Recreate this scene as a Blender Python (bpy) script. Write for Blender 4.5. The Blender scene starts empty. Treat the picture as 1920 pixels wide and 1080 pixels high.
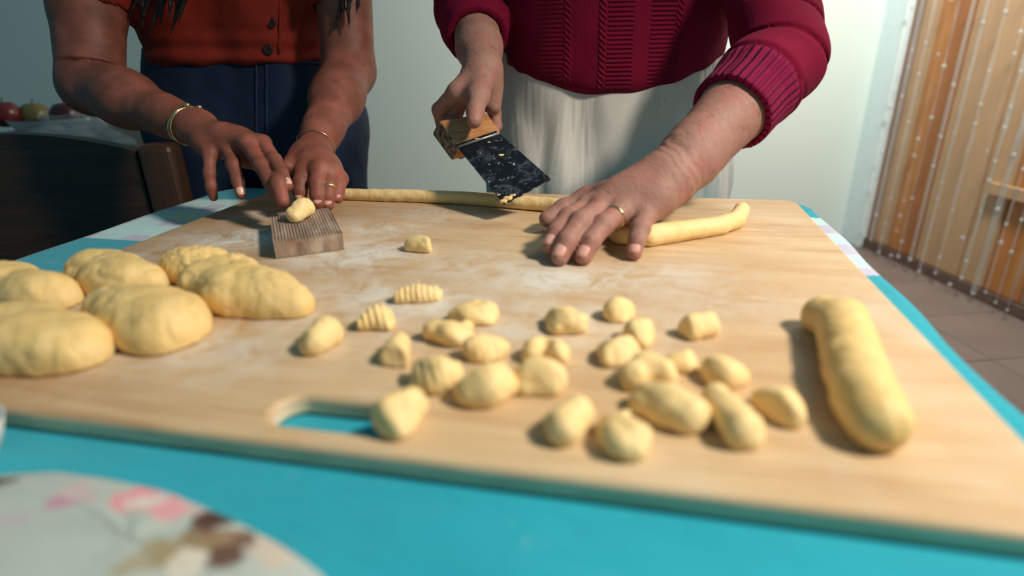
import bpy, bmesh, math, random
import numpy as np
from mathutils import Vector, Matrix
random.seed(4); rng = np.random.default_rng(4)
sc = bpy.context.scene
COL = sc.collection

# ------------------------------------------------------------------ camera
FPX, CAMZ = 1100.0, 0.972
PITCH = math.radians(22.225); ROLL = math.radians(-1.42)
fw = np.array([0, math.cos(PITCH), -math.sin(PITCH)]); r0 = np.array([1.0, 0, 0]); d0 = np.cross(fw, r0)
cR, sR = math.cos(ROLL), math.sin(ROLL)
RT = cR*r0 - sR*d0; DN = sR*r0 + cR*d0
CAM = np.array([0, 0, CAMZ])
cam = bpy.data.cameras.new('camera'); camo = bpy.data.objects.new('camera', cam); COL.objects.link(camo)
camo.matrix_world = Matrix(((RT[0], -DN[0], -fw[0], 0), (RT[1], -DN[1], -fw[1], 0), (RT[2], -DN[2], -fw[2], CAMZ), (0, 0, 0, 1)))
cam.sensor_width = 36; cam.lens = 36*FPX/1920; cam.clip_start = 0.02
cam.dof.use_dof = True; cam.dof.focus_distance = 0.82; cam.dof.aperture_fstop = 2.4
sc.camera = camo
# ------------------------------------------------------------------ light
sc.view_settings.view_transform = 'Standard'; sc.view_settings.look = 'None'
sc.view_settings.gamma = 1; sc.view_settings.use_curve_mapping = False
sc.view_settings.exposure = 0.0
w = bpy.data.worlds.new('world'); sc.world = w; w.use_nodes = True
w.node_tree.nodes['Background'].inputs[0].default_value = (0.24, 0.66, 0.84, 1)
w.node_tree.nodes['Background'].inputs[1].default_value = 0.22
def area(name, loc, target, size, power, col):
    l = bpy.data.lights.new(name, 'AREA'); l.shape = 'DISK'; l.size = size; l.energy = power; l.color = col
    o = bpy.data.objects.new(name, l); COL.objects.link(o); o.location = loc
    o.rotation_euler = (Vector(target)-Vector(loc)).to_track_quat('-Z', 'Y').to_euler(); return o
area('ceiling_lamp_light', (1.34, 1.50, 2.2), (1.50, 2.9, 0.80), 0.36, 55, (1.0, 0.96, 0.87))
# unseen spot added beside the table: key light, cone shaped to fade above it
l_ = bpy.data.lights.new('table_key_spot', 'SPOT'); l_.energy = 132; l_.color = (1.0, 0.90, 0.77); l_.shadow_soft_size = 0.10; l_.spot_size = math.radians(68); l_.spot_blend = 0.85
lo_ = bpy.data.objects.new('table_key_spot', l_); COL.objects.link(lo_); lo_.location = (1.02, 0.06, 1.90)
lo_.rotation_euler = (Vector((0.05, 0.31, 0.77))-Vector(lo_.location)).to_track_quat('-Z', 'Y').to_euler()

# ------------------------------------------------------------------ helpers
def ray(x, y): return fw + ((x-960)/FPX)*RT + ((y-540)/FPX)*DN
def PZ(x, y, z): v = ray(x, y); return CAM + v*(z-CAMZ)/v[2]
def PY(x, y, Y): v = ray(x, y); return CAM + v*Y/v[1]
def depth(p): return (np.asarray(p)-CAM) @ fw

def lin(r, g, b):
    f = lambda c: (c/255/12.92) if c/255 <= .04045 else ((c/255+.055)/1.055)**2.4
    return (f(r), f(g), f(b), 1)

class NT:
    def __init__(s, name):
        s.m = bpy.data.materials.new(name); s.m.use_nodes = True; s.t = s.m.node_tree
        s.b = s.t.nodes['Principled BSDF']
    def n(s, typ, **kw):
        nd = s.t.nodes.new(typ)
        for k, v in kw.items():
            if k.startswith('i_'):
                nd.inputs[k[2:].replace('_', ' ')].default_value = v
            else: setattr(nd, k, v)
        return nd
    def l(s, a, b): s.t.links.new(a, b)
    def coord(s, scale=(1, 1, 1), kind='Object', loc=(0, 0, 0)):
        tc = s.n('ShaderNodeTexCoord'); mp = s.n('ShaderNodeMapping')
        mp.inputs['Scale'].default_value = scale; mp.inputs['Location'].default_value = loc
        s.l(tc.outputs[kind], mp.inputs[0]); return mp.outputs[0]
    def noise(s, vec, scale, detail=4, rough=.55, dist=0.0):
        nd = s.n('ShaderNodeTexNoise'); nd.inputs['Scale'].default_value = scale; nd.inputs['Detail'].default_value = detail
        nd.inputs['Roughness'].default_value = rough; nd.inputs['Distortion'].default_value = dist
        s.l(vec, nd.inputs['Vector']); return nd.outputs['Fac']
    def ramp(s, fac, stops):
        r = s.n('ShaderNodeValToRGB'); e = r.color_ramp.elements
        e[0].position, e[0].color = stops[0]; e[1].position, e[1].color = stops[1]
        for p, c in stops[2:]:
            x = e.new(p); x.color = c
        s.l(fac, r.inputs[0]); return r.outputs[0]
    def mix(s, fac, a, b, mode='MIX'):
        m = s.n('ShaderNodeMix', data_type='RGBA', blend_type=mode)
        for sock, v in ((m.inputs[0], fac), (m.inputs[6], a), (m.inputs[7], b)):
            if hasattr(v, 'links'): s.l(v, sock)
            else: sock.default_value = v
        return m.outputs[2]
    def math(s, op, a, b=None, c=None):
        m = s.n('ShaderNodeMath', operation=op)
        for i, v in enumerate((a, b, c)):
            if v is None: continue
            if hasattr(v, 'links'): s.l(v, m.inputs[i])
            else: m.inputs[i].default_value = v
        return m.outputs[0]
    def bump(s, h, dist=.001, strength=1.0, prev=None):
        b = s.n('ShaderNodeBump'); b.inputs['Distance'].default_value = dist; b.inputs['Strength'].default_value = strength
        s.l(h, b.inputs['Height'])
        if prev: s.l(prev, b.inputs['Normal'])
        return b.outputs[0]
    def out(s, col=None, rough=.6, normal=None, metal=0, **kw):
        B = s.b
        if col is not None:
            if hasattr(col, 'links'): s.l(col, B.inputs['Base Color'])
            else: B.inputs['Base Color'].default_value = col
        if hasattr(rough, 'links'): s.l(rough, B.inputs['Roughness'])
        else: B.inputs['Roughness'].default_value = rough
        B.inputs['Metallic'].default_value = metal
        if normal: s.l(normal, B.inputs['Normal'])
        for k, v in kw.items(): B.inputs[k.replace('_', ' ')].default_value = v
        return s.m

def simple(name, col, rough=.6, metal=0, nscale=30, amt=.25, bumpd=.0004, stretch=(1, 1, 1), **kw):
    t = NT(name); v = t.coord(stretch); f = t.noise(v, nscale, 5)
    dk = tuple(c*(1-amt) for c in col[:3])+(1,); lt = tuple(min(1, c*(1+amt)) for c in col[:3])+(1,)
    c = t.ramp(f, [(.3, dk), (.7, lt)])
    return t.out(c, rough, t.bump(f, bumpd), metal, **kw)

def new_mesh(name, V, F):
    me = bpy.data.meshes.new(name)
    V = np.asarray(V, dtype=np.float32)
    if isinstance(F, np.ndarray):
        n = len(F); k = F.shape[1]
        me.vertices.add(len(V)); me.vertices.foreach_set('co', V.ravel())
        me.loops.add(n*k); me.loops.foreach_set('vertex_index', F.astype(np.int32).ravel())
        me.polygons.add(n); me.polygons.foreach_set('loop_start', np.arange(0, n*k, k, dtype=np.int32))
        me.update(calc_edges=True)
    else:
        me.from_pydata([tuple(map(float, v)) for v in V], [], F); me.update()
    return me
def smooth(me, on=True):
    me.polygons.foreach_set('use_smooth', [on]*len(me.polygons))
def base_of(parent):
    p = np.zeros(3); o = parent
    while o is not None: p += np.array(o.location); o = o.parent
    return p
def tag(o, label=None, cat=None, group=None, kind=None):
    if label: o['label'] = label
    if cat: o['category'] = cat
    if group: o['group'] = group
    if kind: o['kind'] = kind
    return o
def empty(name, loc, label, cat, group=None):
    o = bpy.data.objects.new(name, None); o.location = loc; o.empty_display_size = .05; COL.objects.link(o)
    return tag(o, label, cat, group)
def obj(name, V, F, mat, parent=None, origin=None, sm=True):
    """V in world coordinates; the object's own origin is `origin` (or its parent's base)."""
    pb = base_of(parent); og = pb if origin is None else np.asarray(origin, float)
    V = np.asarray(V, float) - og
    me = new_mesh(name, V, F); smooth(me, sm); me.materials.append(mat)
    o = bpy.data.objects.new(name, me); COL.objects.link(o); o.location = og-pb
    if parent: o.parent = parent
    return o
def bm_obj(name, bm, mat, parent=None, loc=(0, 0, 0), rot=(0, 0, 0), sm=False):
    me = bpy.data.meshes.new(name); bmesh.ops.recalc_face_normals(bm, faces=bm.faces); bm.to_mesh(me); bm.free(); smooth(me, sm); me.materials.append(mat)
    o = bpy.data.objects.new(name, me); COL.objects.link(o); o.location = loc; o.rotation_euler = rot
    if parent: o.parent = parent
    return o
def box(bm, c, s, bev=0, rz=0, seg=2):
    M = Matrix.Translation(c) @ Matrix.Rotation(rz, 4, 'Z') @ Matrix.Diagonal((*s, 1))
    r = bmesh.ops.create_cube(bm, size=1, matrix=M)
    if bev:
        es = list({e for v in r['verts'] for e in v.link_edges})
        bmesh.ops.bevel(bm, geom=es, offset=bev, segments=seg, affect='EDGES', profile=.5)
def lathe(prof, n=32, c=(0, 0, 0)):
    V = []; F = []
    for r, z in prof:
        for k in range(n):
            a = 2*math.pi*k/n; V.append((c[0]+r*math.cos(a), c[1]+r*math.sin(a), c[2]+z))
    m = len(prof)
    for i in range(m-1):
        for k in range(n):
            F.append((i*n+k, i*n+(k+1) % n, (i+1)*n+(k+1) % n, (i+1)*n+k))
    F.append(tuple(reversed(range(n)))); F.append(tuple((m-1)*n+k for k in range(n)))
    return V, F
def tube(pts, r, n=10, closed=False):
    pts = [np.asarray(p, float) for p in pts]; m = len(pts); V = []; F = []
    rs = r if hasattr(r, '__len__') else [r]*m
    up = np.array([0, 0, 1.0])
    for i in range(m):
        a = pts[(i-1) % m] if (closed or i > 0) else pts[i]; b = pts[(i+1) % m] if (closed or i < m-1) else pts[i]
        t = b-a; t /= np.linalg.norm(t)+1e-12
        s = np.cross(t, up)
        if np.linalg.norm(s) < 1e-3: s = np.cross(t, [1, 0, 0])
        s /= np.linalg.norm(s); q = np.cross(s, t)
        for k in range(n):
            an = 2*math.pi*k/n; V.append(pts[i]+rs[i]*(math.cos(an)*s+math.sin(an)*q))
    for i in range(m if closed else m-1):
        for k in range(n):
            j = (i+1) % m; F.append((i*n+k, i*n+(k+1) % n, j*n+(k+1) % n, j*n+k))
    if not closed: F.append(tuple(reversed(range(n)))); F.append(tuple((m-1)*n+k for k in range(n)))
    return V, F

# ---- signed distance shapes, meshed by surface nets
def d_cone(P, a, b, ra, rb):
    ab = b-a; L2 = float(ab @ ab)
    if L2 < 1e-10: return np.linalg.norm(P-a, axis=-1)-ra
    t = np.clip(((P-a) @ ab)/L2, 0, 1); return np.linalg.norm(P-a-t[..., None]*ab, axis=-1)-(ra+(rb-ra)*t)
def smin(a, b, k):
    if k <= 0: return np.minimum(a, b)
    h = np.clip(.5+.5*(b-a)/k, 0, 1); return b+(a-b)*h-k*h*(1-h)
class Grp:
    """cones [(a, b, ra, rb)] and ellipsoids [(centre, radii, rotz)] melted together with radius k"""
    def __init__(s, cones=(), k=.01, ells=()):
        s.c = [(np.asarray(a, float), np.asarray(b, float), ra, rb) for a, b, ra, rb in cones]; s.k = k
        s.e = [(np.asarray(c, float), np.asarray(r, float), rz) for c, r, rz in ells]
    def each(s, P, i):
        if i < len(s.c): return d_cone(P, *s.c[i])
        c, r, M = s.e[i-len(s.c)]
        q = P-c
        if np.ndim(M) == 0:
            ca, sa = math.cos(M), math.sin(M); q = np.stack((q[..., 0]*ca+q[..., 1]*sa, -q[..., 0]*sa+q[..., 1]*ca, q[..., 2]), -1)
        else: q = q @ np.asarray(M)
        k0 = np.linalg.norm(q/r, axis=-1); k1 = np.linalg.norm(q/r**2, axis=-1)+1e-9
        return k0*(k0-1)/k1
    def __call__(s, P, ctr=None, rad=0):
        n = len(s.c)+len(s.e); ids = range(n)
        if ctr is not None and n > 1:
            dc = [float(s.each(ctr, i)) for i in range(n)]; m = min(dc); ids = [i for i in range(n) if dc[i] < m+2.2*rad+s.k*1.5]
        d = None
        for i in ids:
            di = s.each(P, i); d = di if d is None else smin(d, di, s.k)
        return d
def sdf_mesh(f, lo, hi, h, B=12, slack=.01):
    lo = np.floor(np.asarray(lo)/h).astype(int); hi = np.ceil(np.asarray(hi)/h).astype(int)
    nb = (hi-lo+B-1)//B
    g = np.stack(np.meshgrid(*[np.arange(n) for n in nb], indexing='ij'), -1).reshape(-1, 3)
    org = lo+g*B; ctr = (org+B/2)*h; rad = B*h*math.sqrt(3)/2
    keep = []
    for i in range(0, len(ctr), 4000):
        keep.append(np.abs(f(ctr[i:i+4000])) < rad*1.15+slack)
    org = org[np.concatenate(keep)]
    S = np.array(1 << 20, dtype=np.int64)
    key = lambda c: ((c[..., 0]+50000)*S+(c[..., 1]+50000))*S+(c[..., 2]+50000)
    kk, vv, qq = [], [], []
    ln = np.stack(np.meshgrid(*[np.arange(B+1)]*3, indexing='ij'), -1)
    for o in org:
        N = (ln+o); P = N*h; d = f(P, (o+B/2)*h, rad)
        ins = d < 0
        if ins.all() or not ins.any(): continue
        num = np.zeros((B, B, B)); acc = np.zeros((B, B, B, 3))
        for ax in range(3):
            sl0 = [slice(None)]*3; sl1 = [slice(None)]*3; sl0[ax] = slice(0, B); sl1[ax] = slice(1, B+1)
            a, b = d[tuple(sl0)], d[tuple(sl1)]; cr = (a < 0) != (b < 0)
            t = np.where(cr, a/np.where(cr, a-b, 1), 0)
            pt = P[tuple(sl0)].copy(); pt[..., ax] += t*h
            o1, o2 = [x for x in range(3) if x != ax]
            for u in (0, 1):
                for v in (0, 1):
                    s = [slice(0, B)]*3; s[o1] = slice(u, u+B); s[o2] = slice(v, v+B)
                    c = cr[tuple(s)]; num += c; acc += pt[tuple(s)]*c[..., None]
            # quads for edges owned by this brick
            s = [slice(0, B)]*3
            idx = np.argwhere(cr[tuple(s)]); 
            if len(idx):
                neg = a[tuple(s)][tuple(idx.T)] < 0; base = idx+o
                e1 = np.zeros(3, int); e1[o1] = 1; e2 = np.zeros(3, int); e2[o2] = 1
                q = np.stack((key(base), key(base-e1), key(base-e1-e2), key(base-e2)), 1)
                flip = neg if ax != 1 else ~neg
                q[~flip] = q[~flip][:, ::-1]; qq.append(q)
        m = num > 0; idx = np.argwhere(m)
        kk.append(key(idx+o)); vv.append(acc[m]/num[m][:, None])
    kk = np.concatenate(kk); vv = np.concatenate(vv); qq = np.concatenate(qq)
    od = np.argsort(kk); kk = kk[od]; vv = vv[od]
    fi = np.searchsorted(kk, qq); fi = np.clip(fi, 0, len(kk)-1); ok = (kk[fi] == qq).all(1); fi = fi[ok]
    return vv, fi[:, ::-1]
def wob(P, f, seed=0):
    x, y, z = P[..., 0]*f, P[..., 1]*f, P[..., 2]*f; s = seed*1.7
    return (np.sin(x+1.3*y+s)*np.cos(1.1*y-.7*z+s*2)+np.sin(1.9*x-.8*z+s*3)*np.cos(1.7*y+1.2*x-s)+.6*np.sin(3.1*y+2.3*z+s)*np.cos(2.7*x-1.9*y))/2.6

# ------------------------------------------------------------------ room
ZT, ZC, ZB = 0.750, 0.757, 0.772          # table top, cloth, board surface
mwall = NT('plaster'); v = mwall.coord(); f1 = mwall.noise(v, 1.3, 4); f2 = mwall.noise(v, 60, 5)
mwall = mwall.out(mwall.mix(f1, lin(202, 214, 208), lin(212, 224, 216)), .85, mwall.bump(f2, .0012))
mside = simple('side_plaster', lin(226, 242, 244), .8, nscale=50, amt=.04, bumpd=.001)
mfloor = NT('floor_stone'); v = mfloor.coord(); f1 = mfloor.noise(v, 4, 6); f2 = mfloor.noise(v, 50, 4)
mtile = [mfloor.out(mfloor.mix(f1, lin(104, 90, 84), lin(138, 122, 114)), .45, mfloor.bump(f2, .0006))]
mgrout = simple('grout', lin(104, 92, 86), .9)
corner = PZ(1575, 447, 0.0); bb2 = PZ(1920, 610, 0.0)
wd = (bb2-corner); wd /= np.linalg.norm(wd)              # along the right wall, towards the camera
wn = np.array([wd[1], -wd[0], 0.0])                      # away from the room? fixed below
if wn[0] < 0: wn = -wn
bd = -wn                                                 # along the back wall, towards the left
RH = 2.7
def quad_box(name, p0, a, la, b, lb, h0, h1, mat):
    """a wall or slab: from p0 along a (la) and thickness along b (lb), heights h0..h1"""
    V = []
    for z in (h0, h1):
        for s, t in ((0, 0), (1, 0), (1, 1), (0, 1)): q = p0+a*la*s+b*lb*t; V.append((q[0], q[1], z))
    F = [(0, 3, 2, 1), (4, 5, 6, 7), (0, 1, 5, 4), (1, 2, 6, 5), (2, 3, 7, 6), (3, 0, 4, 7)]
    return V, F
V, F = quad_box('', corner+wn*.12, bd, 4.6, -wd, .12, 0, RH, None)
tag(obj('wall_back', V, F, mwall, sm=False, origin=corner), 'pale plaster wall behind the two people', kind='structure')
def PW(px, py, off=0.0):      # a point on the plane of the right wall
    v = ray(px, py); p0 = corner+wn*off; return CAM+v*((p0-CAM) @ wn)/(v @ wn)
s_open = float((PW(1612, 440)-corner) @ wd)
V, F = quad_box('', corner, wd, s_open, wn, .12, 0, RH, None)
tag(obj('wall_right', V, F, mside, sm=False, origin=corner), 'pale blue strip of wall beside the curtained doorway', kind='structure')
V, F = quad_box('', corner+wd*(s_open+1.45), wd, 1.2, wn, .12, 0, RH, None)
tag(obj('wall_right', V, F, mside, sm=False, origin=corner), 'wall on the near side of the doorway', kind='structure')
V, F = quad_box('', corner+wd*s_open, wd, 1.45, wn, .12, 2.25, RH, None)
tag(obj('wall_right', V, F, mside, sm=False, origin=corner), 'wall above the doorway', kind='structure')
# floor: grout bed and tiles
V, F = quad_box('', corner+wn*1.4-wd*.2, bd, 6.0, wd, 5.0, -.05, -.004, None)
fl = tag(obj('floor', V, F, mgrout, sm=False, origin=(0, 0, 0)), 'brown stone floor', kind='structure')
ts = .33; bm = bmesh.new(); box(bm, (0, 0, -.0035), (ts-.003, ts-.003, .006), .0010, seg=1)
tm = bpy.data.meshes.new('tile'); bm.to_mesh(tm); bm.free(); tm.materials.append(mtile[0])
ang = math.atan2(bd[1], bd[0])
for i in range(12):
    for j in range(12):
        p = corner+wn*1.0+bd*ts*(i+.5)+wd*ts*(j+.35)
        t = bpy.data.objects.new('floor_tile', tm); COL.objects.link(t); t.parent = fl; t.location = (p[0], p[1], 0); t.rotation_euler = (0, 0, ang)

# wooden plank door behind the curtain
def mwood(name, c1, c2, rough=.5, stretch=(20, 20, 1.2), scale=3.0, bumpd=.0006):
    t = NT(name); v = t.coord(stretch); f = t.noise(v, scale, 6, .6, .6); g = t.noise(v, scale*6, 4)
    c = t.mix(.35, t.ramp(f, [(.3, c1), (.7, c2)]), t.ramp(g, [(.3, c1), (.8, c2)])); return t.out(c, rough, t.bump(f, bumpd))
m_or = mwood('orange_wood', lin(172, 108, 52), lin(196, 130, 70)); m_tan = mwood('tan_wood', lin(176, 138, 104), lin(194, 158, 122))
m_brn = mwood('brown_wood', lin(138, 102, 84), lin(160, 122, 100)); m_rust = mwood('rust_wood', lin(150, 90, 46), lin(174, 110, 60))
doff = .035
dr = empty('wooden_shutter', tuple(corner+wd*s_open+wn*doff), 'tall folding shutter of orange and tan wooden planks behind the clear bead curtain', 'shutter')
edges = [1590, 1640, 1668, 1692, 1725, 1815, 1870, 1948, 2030, 2120, 2230, 2350]
mats = [m_brn, m_tan, m_or, m_rust, m_tan, m_tan, m_or, m_brn, m_or, m_tan, m_brn]
for i, m in enumerate(mats):
    s0 = float((PW(edges[i], 440, doff)-corner) @ wd); s1 = float((PW(edges[i+1], 440, doff)-corner) @ wd)
    V, F = quad_box('', corner+wd*(s0+.003)+wn*(doff+random.uniform(0, .008)), wd, s1-s0-.006, wn, .03, .05, 2.2, None)
    obj('plank', V, F, m, dr, sm=False)
s0 = float((PW(1590, 440, doff)-corner) @ wd); s1 = float((PW(2350, 440, doff)-corner) @ wd)
zr = PW(1800, 335, doff)[2]
V, F = quad_box('', corner+wd*(s0+.75)+wn*(doff-.03), wd, s1-s0-.75, wn, .03, zr-.02, zr+.02, None)
obj('rail', V, F, m_tan, dr, sm=False)
V, F = quad_box('', corner+wd*s0+wn*(doff+.03), wd, s1-s0, wn, .02, .02, 2.2, None)
obj('backing_board', V, F, simple('dark_gap', lin(90, 62, 46), .7), dr, sm=False)
V, F = quad_box('', corner+wd*s_open+wn*(doff-.01), wd, 1.6, wn, .05, 0, .045, None)
tag(obj('baseboard_right', V, F, simple('dark_sill', lin(104, 80, 72), .6), sm=False, origin=corner), 'dark sill under the wooden shutter', kind='structure')

# clear bead curtain
t = NT('clear_plastic'); tr = t.n('ShaderNodeBsdfTransparent'); gl = t.n('ShaderNodeBsdfGlossy'); gl.inputs['Roughness'].default_value = .12
df = t.n('ShaderNodeBsdfDiffuse'); df.inputs['Color'].default_value = (.78, .84, .86, 1)
a1 = t.n('ShaderNodeMixShader'); a1.inputs[0].default_value = .45; t.l(gl.outputs[0], a1.inputs[1]); t.l(df.outputs[0], a1.inputs[2])
a2 = t.n('ShaderNodeMixShader'); a2.inputs[0].default_value = .24; t.l(tr.outputs[0], a2.inputs[1]); t.l(a1.outputs[0], a2.inputs[2])
t.l(a2.outputs[0], t.t.nodes['Material Output'].inputs[0]); m_clear = t.m
t = NT('clear_bead'); m_bead = t.out((.95, .97, .98, 1), .04, Transmission_Weight=.75, IOR=1.5, Specular_IOR_Level=1.0)
cur = empty('bead_curtain', tuple(corner+wd*s_open-wn*.03), 'clear plastic bead curtain hanging in the doorway on the right', 'curtain')
bm = bmesh.new(); bmesh.ops.create_icosphere(bm, subdivisions=1, radius=.0085); bead_me = bpy.data.meshes.new('bead'); bm.to_mesh(bead_me); bm.free()
bead_co = np.array([v.co[:] for v in bead_me.vertices]); bead_f = [tuple(p.vertices) for p in bead_me.polygons]
s = .06; sx = 0
while s < 1.43:
    p = corner+wd*(s_open+s)-wn*(.03+random.uniform(-.012, .012)); zb0 = .04+random.uniform(-.01, .05)
    wid = random.choice([.003, .005, .008, .012])
    V = []; F = []; nz = 24
    for i in range(nz+1):
        z = zb0+(2.22-zb0)*i/nz; tw = random.uniform(-.3, .3)+s*9
        d = wd*math.cos(tw)+wn*math.sin(tw)
        for q in (p-d*wid, p+wn*.0015, p+d*wid, p-wn*.0015): V.append((q[0], q[1], z))
    for i in range(nz):
        for k in range(4): F.append((i*4+k, i*4+(k+1) % 4, i*4+4+(k+1) % 4, i*4+4+k))
    F += [(3, 2, 1, 0), tuple(nz*4+k for k in range(4))]
    st = obj('strand', V, F, m_clear, cur, sm=False)
    V = []; F = []; z = zb0
    while z < 2.2:
        b = len(V); rr = random.uniform(.6, 1.15)
        V += [tuple(p+np.array([0, 0, z])*1+c*rr) for c in bead_co]; F += [tuple(b+i for i in f) for f in bead_f]
        z += random.choice([.07, .12, .20, .34])
    obj('beads', V, F, m_bead, st, sm=False)['kind'] = 'stuff'
    s += random.uniform(.045, .085)
V, F = tube([corner+wd*(s_open+.005)-wn*.03+np.array([0, 0, 2.225]), corner+wd*(s_open+1.44)-wn*.03+np.array([0, 0, 2.225])], .012)
obj('curtain_rod', V, F, m_brn, cur)

# ------------------------------------------------------------------ table and cloth
BA = math.radians(-12.5); U = np.array([math.cos(BA), math.sin(BA), 0]); Vv = np.array([math.sin(BA), -math.cos(BA), 0])   # u right, v towards camera
BC = np.array([-.0585, .5685, 0]); BW, BD = .782, .612
LF = BC-U*BW/2-Vv*BD/2
def BP(u, v, z=0): return LF+U*u+Vv*v+np.array([0, 0, z])
tb = empty('kitchen_table', (BP(.34, .55)[0], BP(.34, .55)[1], 0), 'kitchen table under the turquoise cloth', 'table')
m_tw = mwood('table_wood', lin(90, 60, 40), lin(120, 84, 56), stretch=(1, 14, 14))
U0, U1, V0, V1 = -.128, .805, -.045, 1.25
bm = bmesh.new(); box(bm, (0, 0, ZT-.0125), (U1-U0-.01, V1-V0-.01, .025), .003)
c = BP((U0+U1)/2, (V0+V1)/2)-np.array(tb.location); c[2] = 0
o = bm_obj('table_top', bm, m_tw, tb, tuple(c), (0, 0, BA))
for su in (0, 1):
    for sv in (0, 1):
        bm = bmesh.new(); box(bm, (0, 0, (ZT-.025)/2), (.05, .05, ZT-.025), .004)
        c = BP(U0+.07+su*(U1-U0-.14), V0+.07+sv*(V1-V0-.14))-np.array(tb.location); c[2] = 0
        bm_obj('leg', bm, m_tw, tb, tuple(c), (0, 0, BA))
# cloth mesh
t = NT('turquoise_cloth')
tc = t.coord(); sp = t.n('ShaderNodeSeparateXYZ'); t.l(tc, sp.inputs[0]); X, Y = sp.outputs[0], sp.outputs[1]   # local: x = u, y = -v
base = t.mix(t.noise(tc, 7, 4), lin(0, 140, 164), lin(14, 166, 186))
base = t.mix(t.math('MULTIPLY', t.noise(tc, 420, 2), .30), base, lin(40, 186, 202))
vv_ = t.math('MULTIPLY', Y, -1)
def band(x, a, b, soft=.002):
    r = t.n('ShaderNodeMapRange', interpolation_type='SMOOTHSTEP'); t.l(x, r.inputs[0]); r.inputs[1].default_value = a-soft; r.inputs[2].default_value = a+soft
    r2 = t.n('ShaderNodeMapRange', interpolation_type='SMOOTHSTEP'); t.l(x, r2.inputs[0]); r2.inputs[1].default_value = b-soft; r2.inputs[2].default_value = b+soft
    return t.math('SUBTRACT', r.outputs[0], r2.outputs[0])
inb = band(vv_, .035, .250)
cell = lambda x, per, off: t.math('FRACT', t.math('DIVIDE', t.math('ADD', x, 5+off), per))
sqx = band(cell(X, .078, 0), .12, .52, .02); sqy = band(cell(vv_, .078, .01), .15, .62, .02)
pl = t.mix(t.noise(tc, 9, 2), lin(176, 226, 222), lin(206, 226, 226))
pl = t.mix(t.math('MULTIPLY', sqy, .35), pl, lin(184, 210, 222))
pl = t.mix(t.math('MULTIPLY', t.math('MULTIPLY', sqx, sqy), .85), pl, lin(192, 182, 208))
yel = t.math('MULTIPLY', band(cell(X, .156, .09), .1, .35, .05), band(cell(vv_, .156, .03), .1, .3, .05)); pl = t.mix(t.math('MULTIPLY', yel, .7), pl, lin(205, 225, 170))
col = t.mix(inb, base, pl)
fl_ = t.ramp(t.noise(tc, 16, 6, .65), [(.62, (0, 0, 0, 1)), (.80, (1, 1, 1, 1))]); col = t.mix(t.math('MULTIPLY', fl_, .28), col, lin(205, 225, 222))
h = t.noise(tc, 700, 2); hb = t.noise(t.coord((1, 3, 1)), 12, 3)
m_cloth = t.out(col, .9, t.bump(hb, .004, 1, t.bump(h, .0006)), Sheen_Weight=.15)
N = 260; dr_ = .22
uu = np.linspace(U0-dr_, U1+dr_, N); vw = np.linspace(V0-dr_, V1+dr_, N+40)
Gu, Gv = np.meshgrid(uu, vw, indexing='ij')
rc = .035
qx = np.clip(Gu, U0+rc, U1-rc); qy = np.clip(Gv, V0+rc, V1-rc)
dx, dy = Gu-qx, Gv-qy; dd = np.hypot(dx, dy)+1e-9; nx, ny = dx/dd, dy/dd
tt = np.maximum(dd-rc, 0); inside = dd <= rc
bx = np.where(inside, Gu, qx+nx*rc); by = np.where(inside, Gv, qy+ny*rc)
per = Gu*9+Gv*11
outw = .010*(1-np.exp(-tt/.008))+tt*.10+(.5+.5*np.sin(per*2.1+np.sin(per)*1.3))*.055*np.clip(tt/.12, 0, 1)**1.3+.004*np.sin(Gv*31+Gu*5)*np.clip(tt/.02, 0, 1)
fold = .0015*np.sin(Gu*14+Gv*22)*np.sin(Gv*9-Gu*6)
onb = ((Gu > -.02) & (Gu < .80) & (Gv > -.02) & (Gv < .63))
zz = ZC-np.where(inside, 0, np.maximum(tt-.004, 0)*.98)+np.where(onb, 0, fold*1.0)*np.clip(1-tt/.02, 0, 1)
wx = bx+nx*outw*(tt > 0); wy = by+ny*outw*(tt > 0)
V = LF[None, None]+U*wx[..., None]+Vv*wy[..., None]; V[..., 2] = zz
M_, K_ = Gu.shape; idx = np.arange(M_*K_).reshape(M_, K_)
Fq = np.stack((idx[:-1, :-1], idx[:-1, 1:], idx[1:, 1:], idx[1:, :-1]), -1).reshape(-1, 4)
me = new_mesh('tablecloth', [(a, -b, z) for a, b, z in zip(wx.ravel(), wy.ravel(), zz.ravel())], Fq); smooth(me); me.materials.append(m_cloth)
o = bpy.data.objects.new('tablecloth', me); COL.objects.link(o); o.location = tuple(LF); o.rotation_euler = (0, 0, BA)
o.modifiers.new('thick', 'SOLIDIFY').thickness = .0015; o.modifiers['thick'].offset = -1
tag(o, 'turquoise tablecloth with a pale lilac checked band, under the wooden board', 'tablecloth')

# ------------------------------------------------------------------ big wooden board (curve with a slot hole)
def rrect(w_, h_, r, n=8):
    P = []
    for cx, cy, a0 in ((w_/2-r, h_/2-r, 0), (-w_/2+r, h_/2-r, 90), (-w_/2+r, -h_/2+r, 180), (w_/2-r, -h_/2+r, 270)):
        for i in range(n+1): a = math.radians(a0+90*i/n); P.append((cx+r*math.cos(a), cy+r*math.sin(a)))
    return P
def loc2(p):                       # world -> board local (x along u, y along -v, centre BC)
    d = np.asarray(p)-BC; return float(d @ U), float(-(d @ Vv))
sA = loc2(PZ(556, 767, ZB)); sB = loc2(PZ(735, 786, ZB))
cu = bpy.data.curves.new('board_curve', 'CURVE'); cu.dimensions = '2D'; cu.fill_mode = 'BOTH'; cu.extrude = .0075-.0045; cu.bevel_depth = .0045; cu.bevel_resolution = 3; cu.offset = -.0045
def spl(pts):
    s = cu.splines.new('POLY'); s.points.add(len(pts)-1); s.use_cyclic_u = True
    for i, p in enumerate(pts): s.points[i].co = (p[0], p[1], 0, 1)
spl(rrect(BW, BD, .022))
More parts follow.
